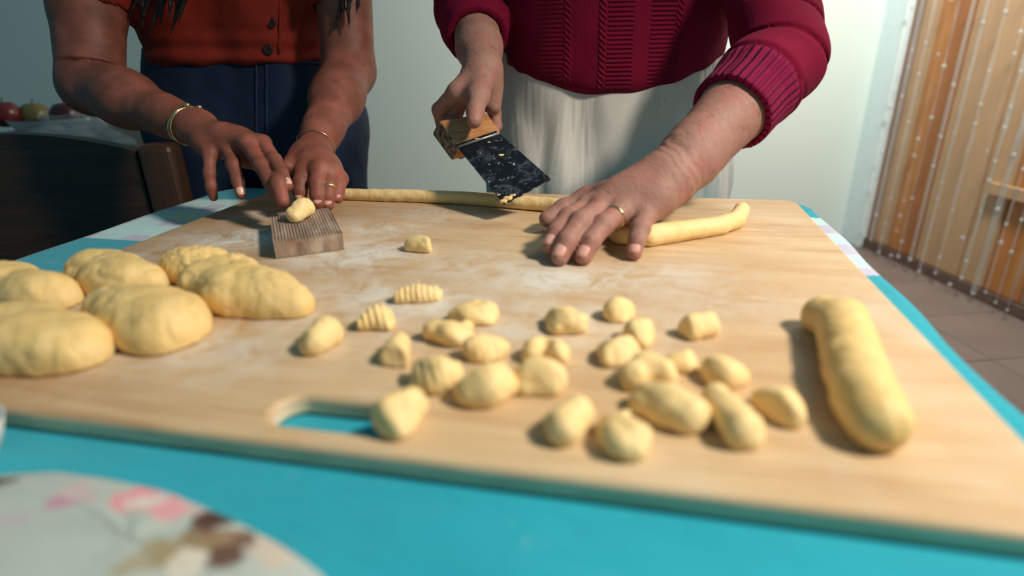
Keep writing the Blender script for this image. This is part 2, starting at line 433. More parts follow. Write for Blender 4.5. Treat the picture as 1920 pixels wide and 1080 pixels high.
ca = np.array([(sA[0]+sB[0])/2, (sA[1]+sB[1])/2]); sl = math.hypot(sB[0]-sA[0], sB[1]-sA[1])+.028; sang = math.atan2(sB[1]-sA[1], sB[0]-sA[0])
spl([(ca[0]+x*math.cos(sang)-y*math.sin(sang), ca[1]+x*math.sin(sang)+y*math.cos(sang)) for x, y in rrect(sl, .030, .0149)][::-1])
tmpo = bpy.data.objects.new('tmp', cu); COL.objects.link(tmpo); bpy.context.view_layer.update()
me = bpy.data.meshes.new_from_object(tmpo.evaluated_get(bpy.context.evaluated_depsgraph_get())); bpy.data.objects.remove(tmpo)
t = NT('board_wood'); tc = t.coord(); st = t.coord((1.0, 9, 1)); st2 = t.coord((2.2, 60, 1))
g1 = t.noise(st, 5, 6, .6, .8); g2 = t.noise(st2, 5, 4, .6); bl = t.noise(tc, 5.5, 4)
c = t.ramp(g1, [(.28, lin(172, 132, 90)), (.48, lin(202, 170, 128)), (.72, lin(218, 194, 156))])
c = t.mix(.35, c, t.ramp(g2, [(.3, lin(178, 140, 98)), (.7, lin(224, 200, 162))]))
c = t.mix(t.ramp(bl, [(.45, (0, 0, 0, 1)), (.7, (.6, .6, .6, 1))]), c, lin(192, 152, 106))
sp = t.n('ShaderNodeSeparateXYZ'); t.l(tc, sp.inputs[0])
# browner wood towards the far left of the board, flour scattered over the middle
xl = t.n('ShaderNodeMapRange'); t.l(t.math('ADD', sp.outputs[0], t.math('MULTIPLY', sp.outputs[1], -.25)), xl.inputs[0]); xl.inputs[1].default_value = .05; xl.inputs[2].default_value = -.42; xl.inputs[4].default_value = .75
c = t.mix(xl.outputs[0], c, t.ramp(g1, [(.3, lin(150, 104, 62)), (.7, lin(178, 134, 90))]))
fl2 = t.ramp(t.noise(tc, 7, 8, .68, .5), [(.50, (0, 0, 0, 1)), (.72, (1, 1, 1, 1))])
fl3 = t.ramp(t.noise(tc, 120, 4, .7), [(.60, (0, 0, 0, 1)), (.72, (1, 1, 1, 1))])
spots = [(455, 448, .055, 1), (470, 405, .04, .6), (660, 480, .07, .9), (720, 430, .05, .6), (1040, 525, .05, 1), (740, 560, .07, .8), (1080, 590, .06, .6), (1200, 520, .06, .55), (900, 500, .07, .6), (240, 560, .05, .9), (1050, 375, .06, .5), (560, 600, .05, .5), (1350, 560, .05, .4), (820, 400, .06, .5), (700, 640, .05, .4), (400, 650, .06, .6), (960, 620, .06, .5), (300, 480, .05, .5)]
acc = None
for px, py, rr, a in spots:
    x0, y0 = loc2(PZ(px, py, ZB))
    dxn = t.math('DIVIDE', t.math('SUBTRACT', sp.outputs[0], x0), rr*1.3); dyn = t.math('DIVIDE', t.math('SUBTRACT', sp.outputs[1], y0), rr*.8)
    g = t.math('MULTIPLY', t.math('EXPONENT', t.math('MULTIPLY', t.math('ADD', t.math('MULTIPLY', dxn, dxn), t.math('MULTIPLY', dyn, dyn)), -1)), a)
    acc = g if acc is None else t.math('MAXIMUM', acc, g)
flr = t.ramp(t.noise(tc, 26, 8, .72, 1.0), [(.38, (0, 0, 0, 1)), (.58, (1, 1, 1, 1))])
flour = t.math('MINIMUM', t.math('ADD', t.math('MULTIPLY', t.math('MULTIPLY', acc, flr), 1.0), t.math('ADD', t.math('MULTIPLY', fl2, .30), t.math('MULTIPLY', t.math('MULTIPLY', fl3, t.math('ADD', acc, .12)), .4))), 1)
c = t.mix(flour, c, lin(222, 218, 208))
geo = t.n('ShaderNodeNewGeometry'); sn = t.n('ShaderNodeSeparateXYZ'); t.l(geo.outputs['Normal'], sn.inputs[0])
side = t.math('LESS_THAN', sn.outputs[2], .5)
c = t.mix(side, c, t.ramp(t.noise(t.coord((4, 4, 60)), 6, 4), [(.3, lin(200, 174, 140)), (.7, lin(236, 216, 184))]))  # edge faces coloured lighter and warmer, standing in for fill light
m_board = t.out(c, .55, t.bump(g2, .0004, .8, t.bump(flour, .0004)))
me.materials.clear(); me.materials.append(m_board); smooth(me, False)
for p in me.polygons: p.material_index = 0
o = bpy.data.objects.new('pastry_board', me); COL.objects.link(o); o.location = (BC[0], BC[1], ZB-.0075); o.rotation_euler = (0, 0, BA)
tag(o, 'large floured wooden pastry board with a hand slot, on the turquoise cloth', 'board')

# ------------------------------------------------------------------ dough
def mdough(name, c1, c2):
    t = NT(name); tc = t.coord(); f = t.noise(tc, 55, 6, .6); g = t.noise(tc, 14, 4); k = t.noise(tc, 420, 3)
    c = t.ramp(f, [(.3, c1), (.7, c2)]); fl = t.ramp(t.noise(tc, 22, 6, .7), [(.56, (0, 0, 0, 1)), (.74, (1, 1, 1, 1))])
    c = t.mix(t.math('MULTIPLY', fl, .30), c, lin(240, 226, 190))
    return t.out(c, .62, t.bump(g, .003, .5, t.bump(f, .0012, .8, t.bump(k, .0002))), Subsurface_Weight=.12, Subsurface_Radius=(.012, .006, .002), Subsurface_Scale=.6)
m_dough = mdough('potato_dough', lin(234, 200, 134), lin(243, 216, 158))
m_doughb = mdough('resting_dough', lin(226, 190, 120), lin(236, 204, 138))
def blobs(spec, flat=.82):
    """(px, py, r px) spheres that rest on the board -> (centre, radius)"""
    out = []
    for x, y, r in spec:
        p = PZ(x, y, ZB+.012); R = r*depth(p)/FPX
        for _ in range(4): p = PZ(x, y, ZB+R*flat); R = r*depth(p)/FPX
        out.append((p, R))
    return out
GN = 'potato gnocchi on the board'
def gnocco(label, spec, chain=True, cut=(), ridge=None, k=.008, h=.0013, amp=.0005, seed=0, name='gnocco', zb=ZB, mat=None, flat=.70, group=GN, cat='gnocco', planes=(), ends=.62, fac=3):
    b = blobs(spec, flat) if zb == ZB else [(np.array(p), R) for p, R in spec]
    endp = []
    if chain and len(b) > 1 and ends:
        a_ = b[-1][0]-b[0][0]; a_ /= np.linalg.norm(a_)
        b[0] = (b[0][0]-a_*b[0][1]*.22, b[0][1]); b[-1] = (b[-1][0]+a_*b[-1][1]*.22, b[-1][1])
        til = np.cross(a_, [0, 0, 1])*rng.uniform(-.35, .35); na = a_+til; na /= np.linalg.norm(na)
        endp = [(b[0][0], -na, b[0][1]*ends), (b[-1][0], na, b[-1][1]*ends)]
    cen_ = sum(p for p, _ in b)/len(b)
    for q_ in range(fac):
        an = rng.uniform(0, 2*math.pi); el = rng.uniform(.25, 1.1); nq = np.array([math.cos(an)*math.cos(el), math.sin(an)*math.cos(el), math.sin(el)])
        sup = max((p-cen_) @ nq+R for p, R in b); endp.append((cen_, nq, sup*rng.uniform(.76, .88)))
    cones = [(b[i][0], b[i+1][0], b[i][1], b[i+1][1]) for i in range(len(b)-1)] if chain and len(b) > 1 else [(p, p, R, R) for p, R in b]
    G = Grp(cones, k); cb = [(p, R) for p, R in (blobs([c_[:3] for c_ in cut], 1.0) if cut else [])]
    cb = [(p+np.array([0, 0, c_[3]]), R) for (p, R), c_ in zip(cb, cut)]
    c0 = sum(p for p, _ in b)/len(b); Rm = max(R for _, R in b)
    ax = None
    if ridge: a = math.radians(ridge[0]); ax = np.array([math.cos(a), math.sin(a), .15]); rp, ra = ridge[1], ridge[2]
    def f(P, ctr=None, rad=0):
        d = G(P, ctr, rad)
        for p, R in cb: d = -smin(-d, np.linalg.norm(P-p, axis=-1)-R, .004)
        for nrm, off in planes: d = -smin(-d, -((P-c0) @ np.asarray(nrm)-off*Rm), .0035)
        for q_, nq, o_ in endp: d = -smin(-d, -((P-q_) @ nq-o_), .005)
        d = d+amp*wob(P, 230, seed)+amp*2.2*wob(P, 95, seed+3)+.0005*np.exp(-(wob(P, 62, seed+5)/.12)**2)
        if ax is not None: d = d+ra*np.sin((P @ ax)*2*math.pi/rp)*np.clip((P[..., 2]-zb)/.006, 0, 1)
        return np.maximum(d, zb+.0003-P[..., 2])
    lo = np.min([p-R for p, R in b], 0)-.006; hi = np.max([p+R for p, R in b], 0)+.006
    V, F = sdf_mesh(f, lo, hi, h, slack=.006)
    o = obj(name, V, F, mat or m_dough, origin=(c0[0], c0[1], zb)); tag(o, label, cat, group); return o
G_ = gnocco
n_ = lambda x, y, z: np.array([x, y, z])/math.sqrt(x*x+y*y+z*z)
G_('small blocky gnocco lying alone between the ridged wooden block and the moving hand', [(775, 456, 19), (803, 457, 20)], seed=1, planes=[(n_(1, .1, .1), .95), (n_(0, .1, 1), .75)])
G_('long narrow finely ridged gnocco with a ragged underside, farthest of the ridged ones', [(750, 555, 16), (785, 552, 18), (818, 551, 16)], ridge=(0, .0048, .0006), h=.001, seed=2, k=.004)
G_('short ridged dome-shaped gnocco left of the folded one', [(688, 601, 21), (708, 595, 24), (724, 601, 21)], ridge=(15, .0052, .0008), h=.001, seed=3, k=.004)
G_('smooth egg-shaped gnocco nearest the big dough pieces', [(588, 640, 30), (610, 624, 32)], seed=4, fac=2, ends=0)
G_('dome-shaped gnocco with a folded-over lip, just left of the slot-side cluster', [(738, 672, 30), (744, 648, 25)], seed=5, planes=[(n_(-.3, -1, .25), .75)])
G_('squarish dimpled gnocco at the far end of the middle-left cluster', [(858, 586, 20), (888, 575, 20), (918, 583, 20), (880, 595, 18), (915, 598, 14)], cut=[(905, 560, 10, .006)], chain=False, k=.010, seed=6)
G_('gnocco pinched up at its right end, left in the middle-left cluster', [(816, 618, 24), (850, 626, 27), (874, 612, 15), (880, 632, 18)], chain=False, k=.010, seed=7)
G_('stubby gnocco with a faintly ridged top in the middle of the left cluster', [(890, 655, 26), (915, 655, 26), (938, 648, 20)], ridge=(10, .005, .0003), seed=8)
G_('wide softly ridged gnocco at the near left of the cluster', [(793, 700, 32), (820, 706, 33), (846, 702, 26)], ridge=(15, .0055, .0003), seed=9)
G_('fat gnocco with two shallow dents at the near side of the left cluster', [(882, 728, 35), (910, 724, 39), (938, 712, 35)], cut=[(897, 700, 9, .012), (928, 706, 8, .012)], seed=10)
G_('double-lobed gnocco lying behind a rounder one, in the board centre', [(1000, 655, 26), (1025, 645, 17), (1048, 658, 26)], seed=11, k=.005)
G_('round plump gnocco in front of the double-lobed one', [(1000, 700, 34), (1030, 712, 34), (985, 722, 20)], chain=False, k=.012, seed=12)
G_('large round gnocco lying at the end of the board slot', [(744, 778, 45), (762, 763, 40)], seed=13, planes=[(n_(.8, -.6, .5), .85)])
G_('crumpled gnocco with a dent, apart behind the double-lobed one', [(1038, 592, 20), (1062, 590, 22), (1078, 604, 26), (1045, 608, 24)], cut=[(1060, 578, 8, .008)], chain=False, k=.007, seed=14, amp=.0009)
G_('wedge-shaped gnocco with a flat cut face, farthest of the right cluster', [(1153, 587, 20), (1168, 576, 24), (1180, 590, 16)], chain=False, k=.012, seed=15, planes=[(n_(.9, -.7, .45), .55)])
G_('chunky gnocco with a creased corner, right behind the wedge-shaped one', [(1190, 622, 22), (1213, 622, 24), (1207, 636, 17)], chain=False, k=.009, seed=16, planes=[(n_(1, -.4, .2), .85)])
G_('two-facet gnocco like a folded pocket, left edge of the right cluster', [(1143, 652, 25), (1172, 655, 32), (1150, 670, 24)], chain=False, k=.007, seed=17, planes=[(n_(.3, -.9, .8), .62)])
G_('drum-shaped gnocco with a dimple on top, standing apart at the far right', [(1290, 614, 27), (1322, 608, 27)], cut=[(1310, 580, 9, .010)], seed=18, planes=[(n_(-1, -.35, .1), .95)])
G_('bent gnocco with a groove along its back, centre of the right cluster', [(1190, 706, 31), (1212, 692, 28), (1244, 702, 31)], cut=[(1215, 668, 8, .010)], seed=19, k=.006)
G_('flat thin gnocco wedged behind the bent one', [(1250, 680, 22), (1280, 678, 23), (1300, 686, 15)], chain=False, k=.012, seed=20, flat=.45)
G_('knobbly curled gnocco at the right of the cluster', [(1337, 694, 24), (1362, 690, 30), (1383, 700, 26), (1355, 708, 25)], cut=[(1350, 672, 7, .012)], chain=False, k=.007, seed=21, amp=.0009)
G_('largest pillow-shaped gnocco, near side of the right cluster', [(1220, 752, 36), (1252, 764, 42), (1284, 776, 41)], k=.004, seed=22, flat=.55, ends=.8, fac=1)
G_('bone-shaped gnocco with flared ends, right of the pillow-shaped one', [(1343, 748, 29), (1362, 770, 31), (1382, 792, 37), (1391, 802, 41)], k=.002, seed=23, ends=.72, fac=1)
G_('wedge-shaped gnocco with a sharp raised edge, rightmost of all', [(1436, 745, 27), (1462, 760, 34), (1488, 772, 32)], seed=24, planes=[(n_(-1, -.5, .3), .85)])
G_('smooth upright egg-shaped gnocco at the near edge of the group', [(1056, 802, 36), (1080, 776, 36)], seed=25, fac=0, ends=0)
G_('gnocco with three knobs, nearest to the board edge', [(1145, 792, 29), (1165, 775, 16), (1195, 825, 32), (1170, 835, 30), (1150, 815, 26)], chain=False, k=.012, seed=26, amp=.0009, cut=[(1168, 800, 8, .014)])

def dough(label, cones_px, ells=(), k=.02, h=.002, amp=.0012, seed=0, name='dough_piece', ff=60, flat=.7, chain=True, rough=0, group='resting pieces of potato dough', cutz=None, crs=.0012):
    b = blobs(cones_px, flat); cones = [(b[i][0], b[i+1][0], b[i][1], b[i+1][1]) for i in range(len(b)-1)] if chain else [(p, p, R, R) for p, R in b]
    G = Grp(cones, k)
    def f(P, ctr=None, rad=0):
        d = G(P, ctr, rad)+amp*wob(P, ff, seed)+amp*.6*wob(P, ff*2.3, seed+1)+amp*.35*wob(P, ff*5, seed+2)+crs*np.exp(-(wob(P, 30, seed+6)/.09)**2)+crs*.5*np.exp(-(wob(P, 70, seed+8)/.12)**2)
        if rough: 
            m = np.clip((P[..., 1]-rough[0])/.03, 0, 1); d = d+m*rough[1]*(np.abs(wob(P, 260, seed))*1.2+wob(P, 520, seed+4)*.6)
        if cutz: d = -smin(-d, -(P[..., 2]-cutz+.0025*wob(P, 34, seed+11)), .010)
        return np.maximum(d, ZB+.0003-P[..., 2])
    lo = np.min([p-R for p, R in b], 0)-.012; hi = np.max([p+R for p, R in b], 0)+.012
    V, F = sdf_mesh(f, lo, hi, h, slack=.012); c0 = sum(p for p, _ in b)/len(b)
    o = obj(name, V, F, m_doughb, origin=(c0[0], c0[1], ZB)); return tag(o, label, 'dough', group)
dough('soft dough piece cut off by the left edge, behind the nearest one', [(-60, 548, 44), (0, 542, 42), (45, 538, 36), (95, 556, 34), (55, 558, 38), (112, 562, 26)], k=.028, seed=1, chain=False, flat=.45, cutz=ZB+.036)
dough('dough piece behind the others, left of the ragged one', [(165, 515, 38), (205, 505, 34), (245, 515, 34), (280, 535, 32), (200, 530, 36), (240, 535, 36)], k=.028, seed=2, chain=False, flat=.45, cutz=ZB+.036)
dough('largest dough piece with a ragged torn top, nearest the ridged block', [(335, 503, 36), (375, 505, 38), (375, 535, 40), (425, 560, 40), (480, 568, 34), (535, 568, 30), (560, 575, 25), (430, 520, 38), (410, 490, 24), (480, 530, 34), (520, 548, 30), (440, 545, 40), (500, 560, 34), (460, 508, 24)], k=.026, seed=3, chain=False, h=.0017, rough=(PZ(400, 545, ZB)[1], .0024), flat=.5, cutz=ZB+.036)
dough('smooth dough piece with a folded right end, in front of the ragged one', [(200, 585, 38), (245, 576, 36), (300, 584, 38), (345, 592, 38), (225, 605, 40), (280, 622, 44), (305, 632, 38), (335, 615, 42), (265, 600, 46)], k=.028, seed=4, chain=False, flat=.45, cutz=ZB+.036)
dough('dough piece nearest the camera at the left board edge', [(-60, 640, 58), (20, 618, 46), (90, 615, 44), (140, 642, 44), (155, 660, 42), (110, 668, 38), (40, 665, 40), (-10, 655, 46), (80, 645, 50)], k=.028, seed=5, chain=False, flat=.45, cutz=ZB+.034)
dough('thick uncut log of dough lying alone at the right of the board', [(1545, 594, 40), (1578, 606, 48), (1590, 640, 51), (1602, 690, 55), (1625, 750, 60), (1645, 790, 58)], k=.002, seed=6, amp=.0008, ff=80, name='dough_log', group=None, flat=.72, crs=.0006)
# the thin rolled rope
rope = [(640, 364, 11), (700, 366, 11.5), (760, 367, 12), (860, 371, 12.5), (940, 377, 13), (1020, 383, 14), (1085, 392, 15), (1130, 418, 18), (1165, 440, 19), (1215, 442, 21), (1265, 435, 20), (1310, 429, 18.5), (1350, 423, 17.5), (1380, 413, 16.5), (1390, 402, 14)]
b = blobs(rope, .9); pts = [p for p, R in b]; pts[-1] = pts[-1]+np.array([0, 0, .006])
G = Grp([(pts[i], pts[i+1], b[i][1], b[i+1][1]) for i in range(len(b)-1)], .001)
f = lambda P, ctr=None, rad=0: np.maximum(G(P, ctr, rad)+.0007*wob(P, 110, 3)+.0004*wob(P, 300, 5), ZB+.0003-P[..., 2])
V, F = sdf_mesh(f, np.min(pts, 0)-.03, np.max(pts, 0)+.03, .0017)
tag(obj('dough_rope', V, F, m_dough, origin=(pts[4][0], pts[4][1], ZB)), 'long thin rolled rope of dough along the far edge of the board', 'dough')

# ------------------------------------------------------------------ ridged wooden block with a gnocco on it
t = NT('ridged_wood'); st = t.coord((30, 2, 8)); f1 = t.noise(st, 4, 5, .6); f2 = t.noise(t.coord(), 30, 5)
c = t.ramp(f1, [(.3, lin(112, 90, 76)), (.7, lin(172, 148, 128))]); c = t.mix(t.ramp(f2, [(.55, (0, 0, 0, 1)), (.7, (1, 1, 1, 1))]), c, lin(190, 172, 152))
c = t.mix(t.ramp(t.noise(t.coord(loc=(.3, .2, 0)), 22, 3), [(.62, (0, 0, 0, 1)), (.7, (.8, .8, .8, 1))]), c, lin(130, 74, 40))
m_rid = t.out(c, .7, t.bump(f1, .0006))
zt = ZB+.019
q = [PZ(525, 451, zt), PZ(650, 438, zt), PZ(608, 390, zt), PZ(497, 399, zt)]
bw_ = .0705; bl_ = .128; ux = np.array([math.cos(math.radians(22)), math.sin(math.radians(22)), 0]); uy = np.array([-ux[1], ux[0], 0])
cc = sum(q)/4; nr = 22; prof = []
for i in range(nr*2+1):
    prof.append((-bw_/2+bw_*i/(nr*2), -.0011 if i % 2 else 0.0))
V = []
for yy in (-bl_/2, bl_/2):
    for x, z in prof: p = cc+ux*x+uy*yy; V.append((p[0], p[1], zt+z))
    for x, z in prof[::-1]: p = cc+ux*x+uy*yy; V.append((p[0], p[1], ZB+.0002-z))
n = len(prof)*2; F = [(i, (i+1) % n, n+(i+1) % n, n+i) for i in range(n)]
m = len(prof)
for s in (0, n):
    for i in range(m-1):
        fq = (s+i, s+i+1, s+n-2-i, s+n-1-i); F.append(fq if s else fq[::-1])
F = [f_[::-1] for f_ in F]
o = obj('gnocchi_paddle', V, F, m_rid, origin=(cc[0], cc[1], ZB), sm=False)
rz_b = math.atan2(ux[1], ux[0]); Mr = Matrix.Rotation(-rz_b, 4, 'Z'); o.data.transform(Mr); o.rotation_euler = (0, 0, rz_b)
tag(o, 'small grooved wooden block for shaping gnocchi, under the left woman\'s hands', 'gnocchi board')
pb = PZ(560, 396, zt+.010); Rb = 20*depth(pb)/FPX
p1 = PZ(569, 390, zt+.012); p0 = PZ(553, 402, zt+.008)
def gb():
    G_('small gnocco being rolled on the grooved wooden block', [(p0, .0100), (p1, .0125)], zb=zt, ends=.8, h=.0011, seed=30, ridge=(100, .0045, .0003))
gb()

# ------------------------------------------------------------------ hands and people
def mskin(name, c1, c2, red, old=0.0):
    t = NT(name); tc = t.coord(); f = t.noise(tc, 16, 5); g = t.noise(tc, 90, 5, .6); k = t.noise(tc, 480, 3)
    c = t.mix(f, c1, c2); c = t.mix(t.ramp(t.noise(tc, 28, 3), [(.45, (0, 0, 0, 1)), (.75, (.7, .7, .7, 1))]), c, red)
    nm = t.bump(k, .0003, .6, t.bump(g, .0008, .35))
    if old:
        sp_ = t.ramp(t.noise(tc, 75, 3, .5), [(.62, (0, 0, 0, 1)), (.70, (1, 1, 1, 1))]); c = t.mix(t.math('MULTIPLY', sp_, .45), c, lin(120, 72, 56))
        mp = t.n('ShaderNodeMapping'); t.l(tc, mp.inputs[0]); mp.inputs['Rotation'].default_value = (0, 0, math.radians(-38)); 
        mp2 = t.n('ShaderNodeMapping'); t.l(mp.outputs[0], mp2.inputs[0]); mp2.inputs['Scale'].default_value = (1, .30, .5)
        wr = t.noise(mp2.outputs[0], 170, 5, .65, 1.2); c = t.mix(t.ramp(wr, [(.30, (.5, .5, .5, 1)), (.42, (0, 0, 0, 1))]), c, lin(140, 78, 66))
        nm = t.bump(wr, .0015, .8, nm)
    return t.out(c, .55, nm, Subsurface_Weight=.15, Subsurface_Radius=(.015, .005, .002), Subsurface_Scale=.5, Specular_IOR_Level=.35)
STR = .965
def chain(M, T, Ls, up):
    """joints M..T with equal bends, bulging towards `up`"""
    D = np.linalg.norm(T-M); tot = sum(Ls)
    sf = STR
    if D > tot*.995: Ls = [l*D/(tot*.995) for l in Ls]
    elif D < tot*sf: Ls = [l*D/(tot*sf) for l in Ls]
    def pos(th):
        a = 0; p = np.zeros(2); out = [p.copy()]
        for i, l in enumerate(Ls): p = p+l*np.array([math.cos(a), -math.sin(a)]); a += th; out.append(p.copy())
        return out
    lo, hi = 0, 2.0
    for _ in range(40):
        m = (lo+hi)/2
        if np.linalg.norm(pos(m)[-1]) > D: lo = m
        else: hi = m
    pp = pos(lo); e = pp[-1]; ln = np.linalg.norm(e); e = e/ln; ex = (T-M)/np.linalg.norm(T-M); ey = up-ex*(up @ ex); ey /= np.linalg.norm(ey)
    out = []
    for p in pp:
        a = p @ e; bq = p[1]*e[0]-p[0]*e[1]; out.append(M+ex*a+ey*bq)
    return out
def fit_mcp(px, W, T, Lf, Lm):
    best = None
    for Y in np.linspace(.5, 1.1, 400):
        m = PY(px[0], px[1], Y); e = (np.linalg.norm(m-T)-Lf)**2+.7*(np.linalg.norm(m-W)-Lm)**2
        if best is None or e < best[0]: best = (e, m)
    return best[1]
class Hand:
    def __init__(s): s.fingers = []; s.palm = []; s.nails = []; s.joints = {}
    def f(s, fore):
        pal = Grp(s.palm+fore, .014); fg = [Grp(c, .0035) for c in s.fingers]
        def g(P, ctr=None, rad=0):
            dp = pal(P, ctr, rad); d = dp
            for q in fg:
                df = q(P, ctr, rad); d = np.minimum(d, smin(dp, df, .007))
            return d
        return g
def make_hand(W, mcps, tips, Lens, scale, up, thumb, old=False, pb=.0125):
    """W wrist, mcps/tips lists index..pinky, Lens finger segment lengths, thumb = [base, mcp, ip, tip]"""
    H = Hand(); r = scale
    base_r = [.0092, .0094, .0088, .0078] if not old else [.0104, .0106, .0100, .0090]
    for i, (M, T, L) in enumerate(zip(mcps, tips, Lens)):
        j = chain(M, T, L, up if not isinstance(up, list) else up[i]); b = base_r[i]*r
        H.joints[i] = j
        H.fingers.append([(j[0], j[1], b*1.06, b*.97), (j[1], j[1], b*.99, b*.99), (j[1], j[2], b*.96, b*.90), (j[2], j[3]-(j[3]-j[2])*.12, b*.89, b*.76)])
        ww = W+(M-W)*.18
        H.palm.append((ww, M, pb*r, b*1.12)); 
        if i < 3: H.palm.append(((W*.45+M*.55), (W*.4+mcps[i+1]*.6), .011*r, .011*r))
        d = (j[3]-j[2]); d /= np.linalg.norm(d); u_ = (up if not isinstance(up, list) else up[i]); n = u_-d*(u_ @ d); n /= np.linalg.norm(n)
        H.nails.append((j[3]-d*b*.62, d, n, b))
    tb_ = thumb; k = .0105*r*(1.08 if old else 1)
    H.fingers.append([(tb_[1], tb_[2], k*1.02, k*.96), (tb_[2], tb_[2], k*1.0, k*1.0), (tb_[2], tb_[3], k*.94, k*.78)])
    H.palm.append((tb_[0], tb_[1], .0145*r, k*1.15)); H.palm.append((tb_[0]*.5+tb_[1]*.5, mcps[0]*.7+W*.3, .012*r, .011*r))
    H.joints['t'] = tb_
    return H
def nail_mesh(c, d, n, b):
    s = np.cross(n, d); V = []; F = []; R, C = 5, 6
    for i in range(R+1):
        for jx in range(C+1):
            a = (jx/C-.5)*1.7; tq = (i/R-.5); wv = 1-.35*max(0, tq*2)**4-.1*abs(tq*2)**3
            p = c+d*(tq*b*1.25)+s*(math.sin(a)*b*.80*wv)+n*(math.cos(a)*b*.80+b*.04-.02*b*(tq*2)**2); V.append(p)
    for i in range(R):
        for jx in range(C): a = i*(C+1)+jx; F.append((a, a+1, a+C+2, a+C+1))
    nV = len(V); V += [p-n*.0012 for p in V]; F += [tuple(nV+k for k in f[::-1]) for f in F]
    rim = list(range(C+1))+[i*(C+1)+C for i in range(1, R+1)]+[R*(C+1)+k for k in range(C-1, -1, -1)]+[i*(C+1) for i in range(R-1, 0, -1)]
    for a, b_ in zip(rim, rim[1:]+rim[:1]): F.append((b_, a, nV+a, nV+b_))
    return V, F
def torus(c, n, R, r, e=1.0, ax=None, N=40):
    n = n/np.linalg.norm(n); a = np.cross(n, [0, 0, 1.0]) if ax is None else ax-n*(ax @ n); a /= np.linalg.norm(a); b = np.cross(n, a)
    return tube([c+a*R*math.cos(2*math.pi*k/N)+b*R*e*math.sin(2*math.pi*k/N) for k in range(N)], r, 8, True)
m_gold = NT('gold').out((.83, .62, .30, 1), .25, metal=1)
UP = np.array([0, 0, 1.0])
skin1 = mskin('skin_brown', lin(108, 62, 47), lin(136, 80, 64), lin(170, 98, 84))
skin2 = mskin('skin_aged', lin(148, 108, 94), lin(170, 127, 112), lin(172, 104, 96), old=1)
m_nail = simple('nail', lin(222, 168, 152), .28, amt=.05, bumpd=.0001)
FL = lambda s: [[.040*s, .024*s, .020*s], [.044*s, .028*s, .021*s], [.040*s, .026*s, .021*s], [.032*s, .019*s, .018*s]]

def finish_person(root, skin, parts, hname):
    """join skin pieces (V, F, cut) into one mesh"""
    Vs, Fs, n = [], [], 0
    for V, F in parts: Vs.append(V); Fs.append(F+n); n += len(V)
    return obj('body', np.concatenate(Vs), np.concatenate(Fs), skin, root)

# ---------------- left woman
A1 = np.array([-.44, 1.17, 0.0])
P1 = empty('person', (A1[0], A1[1], 0), 'woman at the left in red-orange shirt and blue jeans, rolling gnocchi on the block', 'person')
# her right arm (left in the picture)
W = PY(360, 238, .83)
tips = [PY(541, 352, .705), PY(520, 371, .700), PY(453, 368, .735), PY(401, 372, .760)]
L = FL(1.02)
mc = [fit_mcp((493, 268), W, tips[0], .084, .088), fit_mcp((462, 268), W, tips[1], .090, .086), fit_mcp((426, 277), W, tips[2], .084, .080), fit_mcp((393, 288), W, tips[3], .066, .074)]
th = [W+(mc[0]-W)*.35+np.array([.004, -.004, -.018]), PY(505, 312, mc[0][1]-.01), PY(522, 345, .705), PY(530, 378, .688)]
HA = make_hand(W, mc, tips, L, .97, UP, th, pb=.0150)
EA = PY(172, 158, .95); SA = np.array([-.645, 1.10, 1.29])
foreA = [(W, W+(EA-W)*.25, .0235, .027), (W+np.array([.0, .008, .0]), W+np.array([.012, 0, .0]), .021, .021), (W+(EA-W)*.2, W+(EA-W)*.65, .026, .040), (W+(EA-W)*.6, EA, .040, .043), (EA, EA+(SA-EA)*.3, .044, .050), (EA+(SA-EA)*.3, SA, .050, .052)]
# her left arm (right in the picture)
W2 = PY(588, 283, .825)
tips2 = [PY(563, 374, .735), PY(597, 383, .728), PY(616, 386, .732), PY(634, 374, .745)]
mc2 = [PY(569, 322, .765), PY(598, 318, .760), PY(620, 324, .765), PY(638, 336, .775)]
th2 = [W2+np.array([-.014, -.012, -.006]), PY(556, 306, .80), PY(547, 309, .785), PY(539, 313, .765)]
L2 = [[l*.78 for l in q] for q in FL(.98)]
HB = make_hand(W2, mc2, tips2, L2, 1.12, [np.array([0, -.5, .9])]*4, th2)
EB = PY(654, 132, 1.03); SB = np.array([-.262, 1.12, 1.29])
foreB = [(W2, W2+(EB-W2)*.25, .0225, .027), (W2+(EB-W2)*.2, W2+(EB-W2)*.65, .026, .039), (W2+(EB-W2)*.6, EB, .039, .041), (EB, SB, .042, .050)]
core1 = [((-.50, 1.18, .90), (-.49, 1.165, 1.05), .085, .080), ((-.38, 1.18, .90), (-.39, 1.165, 1.05), .085, .080), ((-.50, 1.15, 1.05), (-.53, 1.12, 1.26), .095, .085), ((-.38, 1.15, 1.05), (-.35, 1.12, 1.26), .095, .085),
         (SA, (-.44, 1.12, 1.31), .050, .055), (SB, (-.44, 1.12, 1.31), .050, .055), ((-.44, 1.11, 1.31), (-.44, 1.06, 1.42), .050, .046),
         ((-.52, 1.17, .88), (-.535, 1.15, .48), .095, .058), ((-.535, 1.15, .48), (-.54, 1.18, .10), .055, .036), ((-.36, 1.17, .88), (-.345, 1.15, .48), .095, .058), ((-.345, 1.15, .48), (-.34, 1.18, .10), .055, .036),
         ((-.54, 1.19, .05), (-.545, 1.04, .035), .032, .025), ((-.34, 1.19, .05), (-.335, 1.04, .035), .032, .025),
         ((-.455, .975, 1.475), (-.455, .962, 1.46), .014, .012), ((-.505, 1.03, 1.50), (-.505, 1.035, 1.48), .010, .009)]
